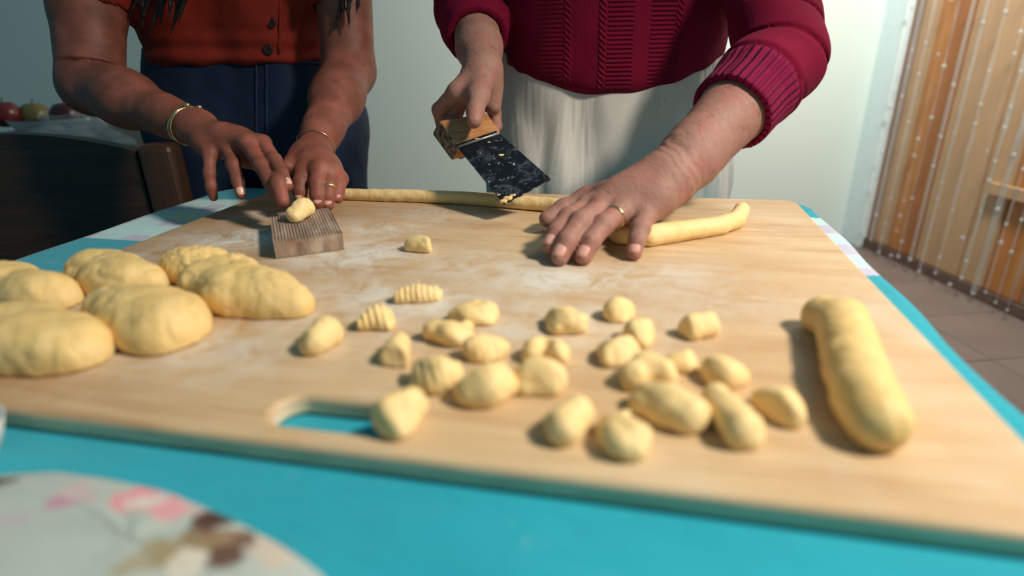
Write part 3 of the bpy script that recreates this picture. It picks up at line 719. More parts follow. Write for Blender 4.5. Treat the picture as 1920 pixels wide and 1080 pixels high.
def head(c, s=1.0, tilt=.35):
    """skull, jaw, nose, ears, lips, brow looking forward (-Y) and down"""
    R = np.array(Matrix.Rotation(tilt, 3, 'X'))
    q = lambda x, y, z: c+R @ (np.array([x, y, z])*s)
    cones = [(q(0, -.06, -.045), q(0, -.055, -.075), .040*s, .034*s), (q(0, -.090, .012), q(0, -.108, -.022), .007*s, .011*s), (q(-.070, .005, -.005), q(-.073, .01, .015), .010*s, .012*s), (q(.070, .005, -.005), q(.073, .01, .015), .010*s, .012*s),
             (q(-.018, -.096, -.052), q(.018, -.096, -.052), .0065*s, .0065*s), (q(-.014, -.094, -.063), q(.014, -.094, -.063), .007*s, .007*s), (q(-.04, -.078, .022), q(.04, -.078, .022), .012*s, .012*s), (q(-.031, -.084, .004), q(-.031, -.084, .004), .012*s, .012*s), (q(.031, -.084, .004), q(.031, -.084, .004), .012*s, .012*s)]
    return cones, [(c+R @ (np.array([0, 0, .03])*s), np.array([.073, .095, .098])*s, R)], q
hc1 = np.array([-.478, 1.00, 1.50]); hcones, hell, q1 = head(hc1)
DX = np.array([-.038, 0, 0]); core1_ = Grp([(np.array(a)+DX*(i_ != 4 and i_ != 5), np.array(b)+DX, ra, rb) for i_, (a, b, ra, rb) in enumerate(core1[:-2])], .035); headg = Grp(hcones, .008, hell)
def core_f1(P, ctr=None, rad=0): return smin(core1_(P, ctr, rad), headg(P, ctr, rad), .015)
bodyparts = [sdf_mesh(core_f1, (-.78, .85, 0), (-.1, 1.4, 1.66), .007, slack=.04)]
def arm_part(H, fore, lo, hi, h=.0021, disp=None):
    g = H.f(fore)
    def f(P, ctr=None, rad=0):
        d = g(P, ctr, rad)
        return d if disp is None else d+disp(P)
    pts = [p for c in H.fingers for a in c for p in a[:2]]+[p for a in H.palm+fore for p in a[:2]]
    return sdf_mesh(f, np.min(pts, 0)-.07, np.max(pts, 0)+.07, h, slack=.02)
def crease(P):   # crook of the bent elbow
    n = (SA-EA)/np.linalg.norm(SA-EA); t_ = (P-EA) @ n; return .007*np.exp(-((t_-.020)/.0028)**2)*np.clip((P[..., 0]-EA[0]+.03)/.03, 0, 1)*np.clip((EA[1]+.01-P[..., 1])/.02, 0, 1)
bodyparts += [arm_part(HA, foreA, None, None, disp=crease), arm_part(HB, foreB, None, None)]
finish_person(P1, skin1, bodyparts, 'l')
for H in (HA, HB):
    for c, d, n, b in H.nails: V, F = nail_mesh(c, d, n, b); obj('fingernail', V, F, m_nail, P1)
# shirt
m_shirt = NT('red_shirt'); tc = m_shirt.coord(); f1 = m_shirt.noise(tc, 9, 4); f2 = m_shirt.noise(tc, 700, 2)
m_shirt = m_shirt.out(m_shirt.mix(f1, lin(110, 20, 4), lin(160, 38, 8)), .85, m_shirt.bump(f1, .006, .5, m_shirt.bump(f2, .0004)))
tor = Grp([(np.array(a)+DX*(i_ not in (4, 5, 8, 9)), np.array(b)+DX*(i_ not in (8, 9)), ra, rb) for i_, (a, b, ra, rb) in enumerate([((-.50, 1.165, .95), (-.50, 1.15, 1.08), .114, .118), ((-.38, 1.165, .95), (-.38, 1.15, 1.08), .114, .118), ((-.50, 1.15, 1.08), (-.53, 1.12, 1.25), .112, .098), ((-.38, 1.15, 1.08), (-.35, 1.12, 1.25), .112, .098), (SA, (-.44, 1.13, 1.28), .068, .075), (SB, (-.44, 1.13, 1.28), .068, .075),
           ((-.49, 1.075, 1.17), (-.49, 1.075, 1.17), .065, .065), ((-.39, 1.075, 1.17), (-.39, 1.075, 1.17), .065, .065), (EA+(SA-EA)*.38, SA, .066, .068), (EB+(SB-EB)*.35, SB, .060, .066)])], .03)
slA = (EA-SA)/np.linalg.norm(EA-SA); cutA = (EA+(SA-EA)*.48); cutB = EB+(SB-EB)*.36; slB = (EB-SB)/np.linalg.norm(EB-SB)
armA = Grp([(EA, SA, .052, .056)], .01); armB = Grp([(EB, SB, .046, .054)], .01)
def shirt_f(P, ctr=None, rad=0):
    d = tor(P, ctr, rad)+.0035*wob(P, 38, 2)+.002*np.sin(P[..., 2]*210+8*P[..., 0])*np.clip((1.03-P[..., 2])/.05, 0, 1)
    hem = .956+.002*np.sin(P[..., 0]*90)
    d = -smin(-d, -(hem-P[..., 2]), .008)
    nearA = P[..., 0] < -.615; cA = (P-cutA) @ slA; d = np.where(nearA, np.maximum(d, cA), d)
    nearB = (P[..., 0] > -.285); cB = (P-cutB) @ slB; d = np.where(nearB, np.maximum(d, cB), d)
    d = np.maximum(d, -np.maximum(armA(P), -(cA+.02)))
    d = np.maximum(d, -np.maximum(armB(P), -(cB+.02)))
    return d
V, F = sdf_mesh(shirt_f, (-.78, .9, .93), (-.15, 1.3, 1.38), .004, slack=.03)
shirt = obj('shirt', V, F, m_shirt, P1)
def front(px, py, y0, g):       # march a pixel ray onto a distance shape
    v = ray(px, py); v = v/np.linalg.norm(v); s_ = y0
    for _ in range(80):
        d = float(g(CAM+v*s_)); s_ += d*.8
        if abs(d) < 2e-4: return CAM+v*s_
        if s_ > 1.6: break
    return None
def onto(pts, g, off):
    return [q_+np.array([0, off, 0]) for q_ in (front(x, y, .7, g) for x, y in pts) if q_ is not None]
m_btn = simple('dark_button', lin(52, 20, 14), .35)
for px, py in ((508, 42), (503, 93)):
    p = front(px, py, .8, tor)
    V, F = lathe([(.0001, -.001), (.008, -.001), (.0085, .0005), (.0078, .0016), (.006, .001), (.0001, .001)], 20)
    V = [p+np.array([x, -z-.001, y]) for x, y, z in V]; obj('button', V, F, m_btn, P1)
pl_pts = onto([(526-2*k/8, 2+98*k/8) for k in range(9)], tor, -.001)
V, F = tube(pl_pts, .0022, 8); obj('placket_seam', V, F, m_shirt, P1)
# jeans
t = NT('denim'); tc = t.coord(); f1 = t.noise(tc, 8, 4); f2 = t.noise(t.coord((3, 3, 1)), 300, 3)
m_jean = t.out(t.mix(f2, t.mix(f1, lin(0, 18, 38), lin(0, 40, 76)), lin(0, 26, 54)), .85, t.bump(f1, .008, .6, t.bump(f2, .0006)))
jg = Grp([(np.array(a)+DX, np.array(b)+DX, ra, rb) for a, b, ra, rb in [((-.505, 1.17, .99), (-.525, 1.165, .84), .108, .122), ((-.375, 1.17, .99), (-.355, 1.165, .84), .108, .122), ((-.44, 1.17, .99), (-.44, 1.175, .84), .108, .122), ((-.525, 1.165, .84), (-.54, 1.15, .48), .115, .080), ((-.54, 1.15, .48), (-.545, 1.18, .12), .080, .065), ((-.355, 1.165, .84), (-.34, 1.15, .48), .115, .080), ((-.34, 1.15, .48), (-.335, 1.18, .12), .080, .065)]], .02)
jf = lambda P, ctr=None, rad=0: np.maximum(np.maximum(jg(P, ctr, rad)+.003*wob(P, 40, 5), P[..., 2]-.990), .07-P[..., 2])
V, F = sdf_mesh(jf, (-.76, .95, .04), (-.15, 1.36, 1.02), .0055, slack=.03)
jeans = obj('jeans', V, F, m_jean, P1)
m_stitch = simple('denim_seam', lin(14, 44, 78), .8)
for dx_ in (0, 19):
    V, F = tube(onto([(481+dx_, y) for y in range(118, 330, 15)], jg, -.0006), .0018, 6); obj('fly_seam', V, F, m_stitch, P1)
V, F = tube(onto([(x, 117+3*math.sin(x/90)) for x in range(300, 640, 20)], jg, -.0006), .0022, 6); obj('waistband_seam', V, F, m_stitch, P1)
# hair hanging forward
m_hair = simple('dark_hair', lin(38, 24, 20), .45, nscale=60, stretch=(8, 8, .6), amt=.5, bumpd=.002)
hairc = [(q1(-.02, .03, .055), q1(.02, .05, .05), .085, .085), (q1(-.075, .0, .05), q1(-.088, .02, -.10), .030, .036), (q1(.075, .0, .05), q1(.088, .02, -.10), .030, .036), (q1(0, .06, .02), q1(0, .09, -.12), .07, .06)]
def lock(x0, y0, pts_): return [(pts_[i], pts_[i+1], .030-.004*i, .026-.004*i) for i in range(len(pts_)-1)]
hl = q1(-.088, .02, -.10); hr = q1(.088, .02, -.10)
hairc += lock(0, 0, [hl, np.array([-.56, 1.04, 1.27]), np.array([-.60, 1.02, 1.16]), PY(318, -90, .99), PY(312, -40, .99)]) + lock(0, 0, [hr, np.array([-.33, 1.02, 1.27]), np.array([-.29, 1.00, 1.15]), PY(658, -90, .99), PY(656, -45, .995)])
for x0, x1, ye, Yy in ((352, 340, 46, .97), (338, 322, 66, .98), (322, 300, 52, .985), (308, 286, 72, .99), (296, 268, 58, .995), (286, 256, 80, 1.0), (330, 312, 34, .97), (270, 246, 40, 1.0), (668, 652, 52, .985), (656, 640, 38, .99), (646, 628, 60, .995), (676, 664, 30, .98)):
    for k_ in range(4):
        f0, f1_ = k_/4, (k_+1)/4; g_ = lambda f_: PY(x0+(x1-x0)*f_+5*math.sin(f_*5+x0), -60+(ye+60)*f_, Yy)
        hairc.append((g_(f0), g_(f1_), .0075-.006*f0, .0075-.006*f1_))
HG = Grp(hairc, .003)
def hf(P, ctr=None, rad=0):
    d = HG(P, ctr, rad)+.003*np.sin(P[..., 0]*420+3*np.sin(P[..., 2]*20))*np.cos(P[..., 1]*300)*np.clip((P[..., 2]-1.12)/.05, 0, 1)
    face = Grp([(q1(0, -.10, .03), q1(0, -.11, -.09), .07, .055)], .01)(P); return np.maximum(d, -face)
V, F = sdf_mesh(hf, (-.76, .85, .93), (-.15, 1.25, 1.70), .0032, slack=.03)
tag(obj('hair', V, F, m_hair, P1), 'long dark hair hanging forward')
def eyes(q, root, s=1.0):
    mw = simple('eye_white', (.8, .78, .75, 1), .2, amt=.03); mi = simple('iris', (.06, .03, .02, 1), .15)
    for sx_ in (-1, 1):
        for nm, rr, off, mm in (('eye', .0115, 0, mw), ('iris', .0055, -.0085, mi)):
            bm = bmesh.new(); bmesh.ops.create_uvsphere(bm, u_segments=16, v_segments=10, radius=rr*s); V = np.array([v.co[:] for v in bm.verts])+q(sx_*.031, -.091+off, .004); F = [tuple(v.index for v in f_.verts) for f_ in bm.faces]; bm.free()
            obj(nm, V, F, mm, root)
eyes(q1, P1)
m_shoe = simple('dark_shoe', lin(40, 34, 34), .5)
def shoes(root, xs, y, mat):
    for x in xs:
        g = Grp([((x, y+.03, .045), (x, y-.12, .032), .042, .034), ((x, y+.03, .05), (x, y+.03, .09), .042, .044)], .02)
        V, F = sdf_mesh(lambda P, c=None, r=0: np.maximum(g(P), .001-P[..., 2]), (x-.07, y-.2, -.01), (x+.07, y+.12, .14), .006); obj('shoe', V, F, mat, root)
shoes(P1, (-.578, -.378), 1.18, m_shoe)
# jewellery
ax = (EA-W)/np.linalg.norm(EA-W)
bc = W+ax*.004
for k, (o_, r_) in enumerate(((0, .0013), (.006, .0010))):
    V, F = torus(bc+ax*o_, ax+np.array([0, 0, .15*k]), .0275, r_, .95); br = obj('bracelet', V, F, m_gold, P1); tag(br, 'thin gold bracelet with small beads') if k == 0 else None
def nearest_on(c, n, R_, px, py):
    n = n/np.linalg.norm(n); a = np.cross(n, [0, 0, 1.0]); a /= np.linalg.norm(a); b = np.cross(n, a); best = None
    for k in range(120):
        p = c+a*R_*math.cos(k*math.pi/60)+b*R_*math.sin(k*math.pi/60); v = p-CAM; z = v @ fw; x, y = 960+FPX*(v @ RT)/z, 540+FPX*(v @ DN)/z
        e = math.hypot(x-px, y-py)+(z-depth(c))*300
        if best is None or e < best[0]: best = (e, p)
    return best[1]
for a_ in (nearest_on(bc, ax, .0285, 357, 216), nearest_on(bc, ax, .0285, 372, 208), nearest_on(bc, ax, .0285, 388, 214)):
    bm = bmesh.new(); bmesh.ops.create_uvsphere(bm, u_segments=12, v_segments=8, radius=.0038); V = np.array([v.co[:] for v in bm.verts])+a_; F = [tuple(v.index for v in f_.verts) for f_ in bm.faces]; bm.free(); obj('bracelet_bead', V, F, m_gold, P1)
ax2 = (EB-W2)/np.linalg.norm(EB-W2)
V, F = torus(W2+ax2*.012, ax2, .0265, .0007, .97); tag(obj('bracelet', V, F, m_gold, P1), 'very fine gold chain on her other wrist')
j = HB.joints[2]; c = j[1]*.75+j[2]*.25
V, F = torus(c, j[2]-j[1], .0104, .0017); tag(obj('ring', V, F, m_gold, P1), 'gold ring')

# ---------------- right woman
A2 = np.array([.175, 1.07, 0.0])
P2 = empty('person', (A2[0], A2[1], 0), 'older woman in a burgundy cable-knit sweater and white apron, holding a scraper', 'person')
# her left hand (right in the picture) rolling the dough
W3 = PY(1262, 330, .645)
tips3 = [PY(1030, 466, .563), PY(1048, 487, .545), PY(1092, 487, .545), PY(1189, 478, .555)]
L3 = FL(1.04)
mc3 = [fit_mcp((1103, 388), W3, tips3[0], .080, .094), fit_mcp((1130, 388), W3, tips3[1], .092, .092), fit_mcp((1168, 396), W3, tips3[2], .086, .084), fit_mcp((1212, 402), W3, tips3[3], .064, .076)]
th3 = [W3+(mc3[0]-W3)*.30+np.array([-.012, .010, -.006]), PY(1100, 374, .675), PY(1058, 392, .668), PY(1026, 411, .655)]
HC = make_hand(W3, mc3, tips3, L3, 1.10, UP, th3, old=True, pb=.0205)
EC = PY(1462, 112, .80); SC_ = np.array([.385, 1.04, 1.17])
foreC = [(W3, W3+(EC-W3)*.2, .0275, .0315), (W3+(EC-W3)*.10, W3*.4+mc3[0]*.6, .027, .018), (W3+(EC-W3)*.05, W3*.4+mc3[3]*.6, .024, .018), (W3+(EC-W3)*.15, W3+(EC-W3)*.6, .033, .042), (W3+(EC-W3)*.6, EC, .041, .044), (EC, SC_, .044, .052)]
# her right hand (left in the picture) with the scraper
W4 = PY(906, 128, .885)
mcp4 = [PY(856, 172, .855), PY(872, 168, .872), PY(900, 180, .885), PY(922, 185, .890)]
J4 = [[mcp4[0], PY(824, 206, .874), PY(838, 264, .880), PY(864, 287, .862)],
      [mcp4[1], PY(850, 226, .872), PY(862, 262, .862), PY(885, 276, .850)],
      [mcp4[2], PY(890, 238, .890), PY(900, 262, .875), PY(912, 258, .855)],
      [mcp4[3], PY(928, 212, .886), PY(930, 236, .875), PY(926, 246, .860)]]
th4 = [PY(905, 150, .865), PY(897, 180, .832), PY(891, 208, .806), PY(889, 226, .792)]
HD = Hand(); br_ = [.0108, .0106, .0102, .0092]
for i, j in enumerate(J4):
    b = br_[i]; HD.joints[i] = j
    HD.fingers.append([(j[0], j[1], b*1.08, b), (j[1], j[2], b*.98, b*.92), (j[2], j[3], b*.9, b*.8)])
    HD.palm.append((W4+(j[0]-W4)*.15, j[0], .0165, b*1.2))
HD.fingers.append([(th4[1], th4[2], .0128, .0118), (th4[2], th4[3], .0118, .0104)])
HD.palm += [(th4[0], th4[1], .017, .0140), (PY(925, 165, .88), PY(924, 198, .875), .014, .012), (PY(870, 180, .862), th4[1], .012, .012)]
d = th4[3]-th4[2]; d /= np.linalg.norm(d); nn = np.array([0, -.72, .69]); nn = nn-d*(nn @ d); nn /= np.linalg.norm(nn); 
EDr = PY(884, 10, 1.06); SD = np.array([-.02, 1.10, 1.17])
foreD = [(W4, W4+(EDr-W4)*.3, .0270, .032), (W4+(EDr-W4)*.3, EDr, .033, .042), (EDr, SD, .043, .050)]
core2 = [((.115, 1.08, .85), (.115, 1.07, 1.02), .12, .115), ((.235, 1.08, .85), (.235, 1.07, 1.02), .12, .115), ((.115, 1.07, 1.02), (.09, 1.06, 1.16), .115, .10), ((.235, 1.07, 1.02), (.27, 1.05, 1.16), .115, .10),
         (SC_, (.18, 1.06, 1.2), .052, .06), (SD, (.18, 1.06, 1.2), .052, .06), ((.18, 1.05, 1.20), (.18, .99, 1.29), .055, .050),
         ((.10, 1.08, .80), (.09, 1.08, .44), .095, .062), ((.09, 1.08, .44), (.09, 1.11, .10), .058, .040), ((.25, 1.08, .80), (.26, 1.08, .44), .095, .062), ((.26, 1.08, .44), (.26, 1.11, .10), .058, .040),
         ((.09, 1.12, .05), (.09, .98, .035), .033, .026), ((.26, 1.12, .05), (.26, .98, .035), .033, .026)]
hc2 = np.array([.18, .93, 1.37]); hcones2, hell2, q2 = head(hc2, 1.0, .45)
c2g = Grp(core2, .035); h2g = Grp(hcones2, .008, hell2)
core_f2 = lambda P, ctr=None, rad=0: smin(c2g(P, ctr, rad), h2g(P, ctr, rad), .015)
def veins(P):     # tendons and wrist folds
    a = (W3-(mc3[1])); a = a/np.linalg.norm(a); t_ = (P-W3) @ a
    fold = .0005*np.sin(t_*600+7*wob(P, 34, 2))*np.exp(-((t_-.004)/.020)**2)
    return fold+.0004*wob(P, 85, 4)
bp2 = [sdf_mesh(core_f2, (-.15, .75, 0), (.50, 1.3, 1.56), .007, slack=.04), arm_part(HC, foreC, None, None, disp=veins), arm_part(HD, foreD, None, None, disp=lambda P: .0006*wob(P, 90, 1))]
finish_person(P2, skin2, bp2, 'r')
for c, d_, n, b in HC.nails: V, F = nail_mesh(c, d_, n, b); obj('fingernail', V, F, m_nail, P2)
V, F = nail_mesh(th4[3]-d*.004, d, nn, .0112); obj('fingernail', V, F, m_nail, P2)
j = HC.joints[2]; c = j[0]*.55+j[1]*.45
V, F = torus(c, j[1]-j[0], .0114, .0016); tag(obj('ring', V, F, m_gold, P2), 'gold wedding ring')
eyes(q2, P2)
m_grey = simple('grey_hair', lin(150, 146, 142), .5, nscale=60, stretch=(8, 8, 2), amt=.3, bumpd=.002)
HG2 = Grp([(q2(-.02, .02, .055), q2(.02, .045, .05), .090, .088), (q2(-.06, .02, .02), q2(-.065, .05, -.03), .035, .03), (q2(.06, .02, .02), q2(.065, .05, -.03), .035, .03), (q2(0, .06, .02), q2(0, .07, -.05), .06, .05)], .02)
fc2 = Grp([(q2(0, -.11, .03), q2(0, -.11, -.09), .075, .06)], .01)
V, F = sdf_mesh(lambda P, c=None, r=0: np.maximum(HG2(P, c, r)+.003*wob(P, 150, 2), -fc2(P)), (.0, .78, 1.24), (.36, 1.12, 1.56), .005, slack=.03)
tag(obj('hair', V, F, m_grey, P2), 'short grey hair')
shoes(P2, (.09, .26), 1.11, m_shoe)
# sweater
t = NT('burgundy_knit'); tc = t.coord(); sp = t.n('ShaderNodeSeparateXYZ'); t.l(tc, sp.inputs[0])
at = t.n('ShaderNodeAttribute', attribute_name='knit'); sa = t.n('ShaderNodeSeparateXYZ'); t.l(at.outputs['Vector'], sa.inputs[0])
x_, z_ = sp.outputs[0], sp.outputs[2]; isT, cu_, cv_ = sa.outputs[0], sa.outputs[1], sa.outputs[2]
sinp = lambda v, per, ph=0.0: t.math('SINE', t.math('MULTIPLY_ADD', v, 2*math.pi/per, ph))
def win(v, a, b, s=.0015):
    return t.math('MULTIPLY', t.math('SMOOTH_MIN', t.math('MAXIMUM', t.math('DIVIDE', t.math('SUBTRACT', v, a), s), 0), 1, .1), t.math('SMOOTH_MIN', t.math('MAXIMUM', t.math('DIVIDE', t.math('SUBTRACT', b, v), s), 0), 1, .1))
xw = t.math('ADD', x_, float(A2[0]))
def xa(px): return float(PY(px, 90, .935)[0])
purl = None
for a, b in ((1008, 1058), (1135, 1185), (1215, 1265)):
    w_ = win(xw, xa(a), xa(b)); purl = w_ if purl is None else t.math('ADD', purl, w_)
h_purl = t.math('MULTIPLY', purl, t.math('MULTIPLY_ADD', sinp(z_, .0062), .5, .1))
cab = None
for cx in (1064, 1127, 1272):
    w_ = win(xw, xa(cx-8), xa(cx+8), .003); dg = t.math('SINE', t.math('ADD', t.math('MULTIPLY', z_, 2*math.pi/.0085), t.math('MULTIPLY', t.math('SUBTRACT', xw, xa(cx)), 620)))
    w_ = t.math('MULTIPLY', w_, t.math('MULTIPLY_ADD', dg, .6, .9)); cab = w_ if cab is None else t.math('ADD', cab, w_)
plain = t.math('MULTIPLY', t.noise(t.coord((260, 260, 130)), 1, 2), .35)
htor = t.math('ADD', t.math('ADD', h_purl, cab), plain)
hcuf = t.math('MULTIPLY', t.math('MAXIMUM', sinp(cv_, .0095), -.6), 1.1)
hh = t.math('ADD', t.math('MULTIPLY', htor, isT), t.math('MULTIPLY', hcuf, cu_))
hh = t.math('ADD', hh, t.math('MULTIPLY', t.noise(tc, 420, 2), .25))
colr = t.mix(t.noise(tc, 12, 4), lin(100, 7, 31), lin(130, 11, 52))
colr = t.mix(t.math('MULTIPLY', cu_, .5), colr, lin(140, 26, 76)); fz = t.ramp(t.noise(tc, 330, 3, .7), [(.66, (0, 0, 0, 1)), (.76, (1, 1, 1, 1))]); colr = t.mix(t.math('MULTIPLY', t.math('MULTIPLY', fz, cu_), .35), colr, lin(220, 170, 190))
m_knit = t.out(colr, .9, t.bump(hh, .0024, 1.0), Sheen_Weight=.03, Sheen_Roughness=.5, Specular_IOR_Level=.15); m_knit.node_tree.nodes['Principled BSDF'].inputs['Sheen Tint'].default_value = (.8, .25, .45, 1)
cufA = W3+(EC-W3)*.50                         # cuff opening along the forearm
uC = (EC-W3)/np.linalg.norm(EC-W3); cuff0 = W3+uC*np.linalg.norm(EC-W3)*.50; cuff1 = cuff0+uC*.062
slvC = [(cuff0, cuff1, .049, .050), (cuff1+uC*.006, EC, .053, .053), (EC, EC+(SC_-EC)*.4, .054, .057), (EC+(SC_-EC)*.4, SC_, .057, .070)]
uD = (EDr-W4)/np.linalg.norm(EDr-W4); cufD0 = W4+uD*.092
slvD = [(cufD0, cufD0+uD*.03, .046, .049), (cufD0+uD*.03, EDr, .050, .058), (EDr, SD, .060, .066)]
torc = [((.118, 1.07, .945), (.118, 1.065, 1.06), .125, .124), ((.235, 1.07, .945), (.250, 1.065, 1.06), .125, .124), ((.17, 1.05, .95), (.17, 1.05, 1.06), .125, .125), ((.118, 1.065, 1.06), (.09, 1.06, 1.16), .124, .105), ((.225, 1.065, 1.06), (.27, 1.05, 1.16), .124, .105), (SC_, (.18, 1.06, 1.18), .068, .08), (SD, (.18, 1.06, 1.18), .068, .08)]
TG = Grp(torc, .03); SG = Grp(slvC, .008); DG = Grp(slvD, .012); fCg = Grp([(W3, EC, .036, .047)], .01); fDg = Grp([(W4, EDr, .029, .045)], .01)
zh = float(PY(1150, 184, .93)[2])
def folds(P, a, b, u, amp):
    t_ = (P-a) @ u; L_ = float((b-a) @ u); ph = t_*150+9*P[..., 2]+2.0*wob(P, 18, 1); return amp*np.abs(np.sin(ph))**.6
def sw_parts(P, ctr=None, rad=0):
    T = TG(P, ctr, rad)+.003*wob(P, 30, 7)
    hem = zh+.030*np.clip(np.abs(P[..., 0]-.165)/.16, 0, 1.4)**2.2
    T = -smin(-T, -(hem-P[..., 2]), .022)
    uE = (SC_-EC)/np.linalg.norm(SC_-EC)
    S = SG(P, ctr, rad); tc_ = (P-cuff1) @ uC
    ph_ = tc_*44+(P[..., 2]-EC[2])*30+1.3*wob(P, 12, 3)
    S = S-.001-.0015*np.abs(np.sin(ph_))*np.clip(tc_/.01, 0, 1)+.0065*np.exp(-(np.sin(ph_)/.16)**2)*np.clip(tc_/.015, 0, 1)*np.clip((1.12-P[..., 2])/.08, .2, 1)*np.clip(.65+.6*wob(P, 15, 9), 0, 1)
    S = S+.0035*np.exp(-((tc_-.003)/.003)**2)
    tq = (P-cuff0) @ uC; S = np.maximum(S, -tq+.002*wob(P, 60, 1)); S = np.maximum(S, -np.maximum(fCg(P), tq-.03))
    D_ = DG(P, ctr, rad); td = (P-cufD0) @ uD; D_ = D_+.003*np.sin(td*130)*np.clip(td/.03, 0, 1); D_ = np.maximum(D_, -td); D_ = np.maximum(D_, -np.maximum(fDg(P), td-.03))
    return T, S, D_
def sw(P, ctr=None, rad=0):
    T, S, D_ = sw_parts(P, ctr, rad); return smin(smin(T, D_, .010), S, .008)
V, F = sdf_mesh(sw, (-.16, .66, .82), (.52, 1.24, 1.28), .0028, slack=.03)
swo = obj('sweater', V, F, m_knit, P2)
T, S, D_ = [], [], []
for i in range(0, len(V), 50000):
    a, b, c_ = sw_parts(V[i:i+50000]); T.append(a); S.append(b); D_.append(c_)
T, S, D_ = map(np.concatenate, (T, S, D_)); tq = (V-cuff0) @ uC
isC = ((S < T+.001) & (tq < .064) & (tq > -.02) & (V[:, 1] < .95)).astype(float); isTt = ((T < S) & (T < D_)).astype(float)
e1 = np.cross(uC, UP); e1 /= np.linalg.norm(e1); e2 = np.cross(uC, e1); angc = np.arctan2((V-cuff0) @ e1, ((V-cuff0) @ e2))*.050
at_ = swo.data.attributes.new('knit', 'FLOAT_VECTOR', 'POINT'); at_.data.foreach_set('vector', np.stack((isTt, isC, angc), 1).astype(np.float32).ravel())
# apron and skirt
t = NT('white_apron'); tc = t.coord(); f1 = t.noise(t.coord((1.5, 1.5, .6)), 9, 3); f2 = t.noise(tc, 600, 2); fo = t.noise(t.coord((3.0, 3.0, .35)), 5, 3, .5, .4)
m_apron = t.out(t.mix(f1, lin(205, 198, 190), lin(226, 222, 214)), .85, t.bump(fo, .030, .55, t.bump(f2, .0004)))
AG = Grp([((.112, 1.075, .97), (.100, 1.075, .76), .118, .135), ((.245, 1.075, .97), (.262, 1.075, .76), .118, .135), ((.18, 1.06, .97), (.18, 1.065, .76), .118, .13), ((.100, 1.075, .76), (.085, 1.085, .42), .135, .15), ((.262, 1.075, .76), (.275, 1.085, .42), .135, .15), ((.18, 1.065, .76), (.18, 1.07, .42), .13, .15)], .03)
apf = lambda P, ctr=None, rad=0: np.maximum(np.maximum(AG(P, ctr, rad)+.0045*np.sin(P[..., 0]*75+5*P[..., 2]+2*wob(P, 9, 1))*np.clip((.93-P[..., 2])/.12, 0, 1)+.002*wob(P, 28, 3), P[..., 2]-.975), .40-P[..., 2])
V, F = sdf_mesh(apf, (-.1, .85, .38), (.47, 1.28, 1.0), .0045, slack=.03)
obj('apron', V, F, m_apron, P2)
m_seam = simple('apron_tape', lin(206, 190, 194), .8)
V, F = tube(onto([(1245+28*(k/9)**1.4+1*k, 185+70*k/9) for k in range(10)], AG, -.001), .0012, 6); obj('apron_string', V, F, m_seam, P2)
V, F = tube(onto([(1236, 180+22*k/9) for k in range(10)], AG, -.001), .0011, 6); obj('apron_string', V, F, m_seam, P2)

# ------------------------------------------------------------------ scraper in her hand
sc_p = [PY(861, 279, .790), PY(938, 253, .800), PY(1033, 336, .722), PY(945, 384, .705)]
e1 = sc_p[1]-sc_p[0]; e2 = sc_p[3]-sc_p[0]; nrm = np.cross(e1, e2); nrm /= np.linalg.norm(nrm)
if nrm @ (CAM-sc_p[0]) < 0: nrm = -nrm
SCR = empty('dough_scraper', tuple((sc_p[2]+sc_p[3])/2), 'metal scraper with dark floury blade and worn wooden handle, in the older woman\'s hand', 'scraper')
t = NT('dark_blade'); tc = t.coord(); f1 = t.noise(t.coord((1, 1, 1)), 60, 6, .7, .8); f2 = t.noise(tc, 160, 5, .7); f3 = t.noise(tc, 26, 3)
c = t.mix(t.ramp(f1, [(.52, (0, 0, 0, 1)), (.75, (.55, .55, .55, 1))]), lin(14, 20, 28), lin(120, 132, 150)); c = t.mix(t.ramp(f2, [(.62, (0, 0, 0, 1)), (.68, (1, 1, 1, 1))]), c, lin(206, 206, 196))
m_blade = t.out(c, t.math('MULTIPLY_ADD', f3, .3, .3), t.bump(f2, .0004), 0.25)
nxs = 14; top = [sc_p[0]+(sc_p[1]-sc_p[0])*(i/nxs) for i in range(nxs+1)]; bot = [sc_p[3]+(sc_p[2]-sc_p[3])*(i/nxs) for i in range(nxs+1)]
up_ = (sc_p[0]+sc_p[1]-sc_p[2]-sc_p[3]); up_ /= np.linalg.norm(up_)
V = []; rows = 10
for side in (.0006, -.0006):
    for j in range(rows+1):
        for i in range(nxs+1):
            p = (top[i]+up_*.01)*(1-j/rows)+bot[i]*(j/rows); 
            if j == rows: p = p+up_*(.0012*math.sin(i*2.3)*(0 < i < nxs))
            V.append(p+nrm*side)
nv = (nxs+1)*(rows+1); F = []
for j in range(rows):
    for i in range(nxs):
        a = j*(nxs+1)+i; q_ = (a, a+1, a+nxs+2, a+nxs+1); F += [q_, tuple(nv+k for k in q_[::-1])]
rim = list(range(nxs+1))+[j*(nxs+1)+nxs for j in range(1, rows+1)]+[rows*(nxs+1)+k for k in range(nxs-1, -1, -1)]+[j*(nxs+1) for j in range(rows-1, 0, -1)]
for a, b in zip(rim, rim[1:]+rim[:1]): F.append((a, nv+a, nv+b, b))
blade = obj('blade', V, F, m_blade, SCR, sm=False)
hq = [PY(822, 225, .838), PY(914, 210, .845), PY(940, 247, .805), PY(861, 277, .795)]
m_hand = mwood('handle_wood', lin(150, 92, 48), lin(214, 158, 104), .5, stretch=(6, 20, 20), scale=6)
hc = sum(hq)/4; hx = (hq[2]-hq[3]+hq[1]-hq[0]); hx /= np.linalg.norm(hx); hy = (hq[0]-hq[3]+hq[1]-hq[2]); hy = hy-hx*(hy @ hx); hy /= np.linalg.norm(hy); hz = np.cross(hx, hy)
if hz @ (CAM-hc) < 0: hz = -hz
nt = m_hand.node_tree; pr = nt.nodes['Principled BSDF']; src_ = pr.inputs['Base Color'].links[0].from_socket      # weathered grey end grain
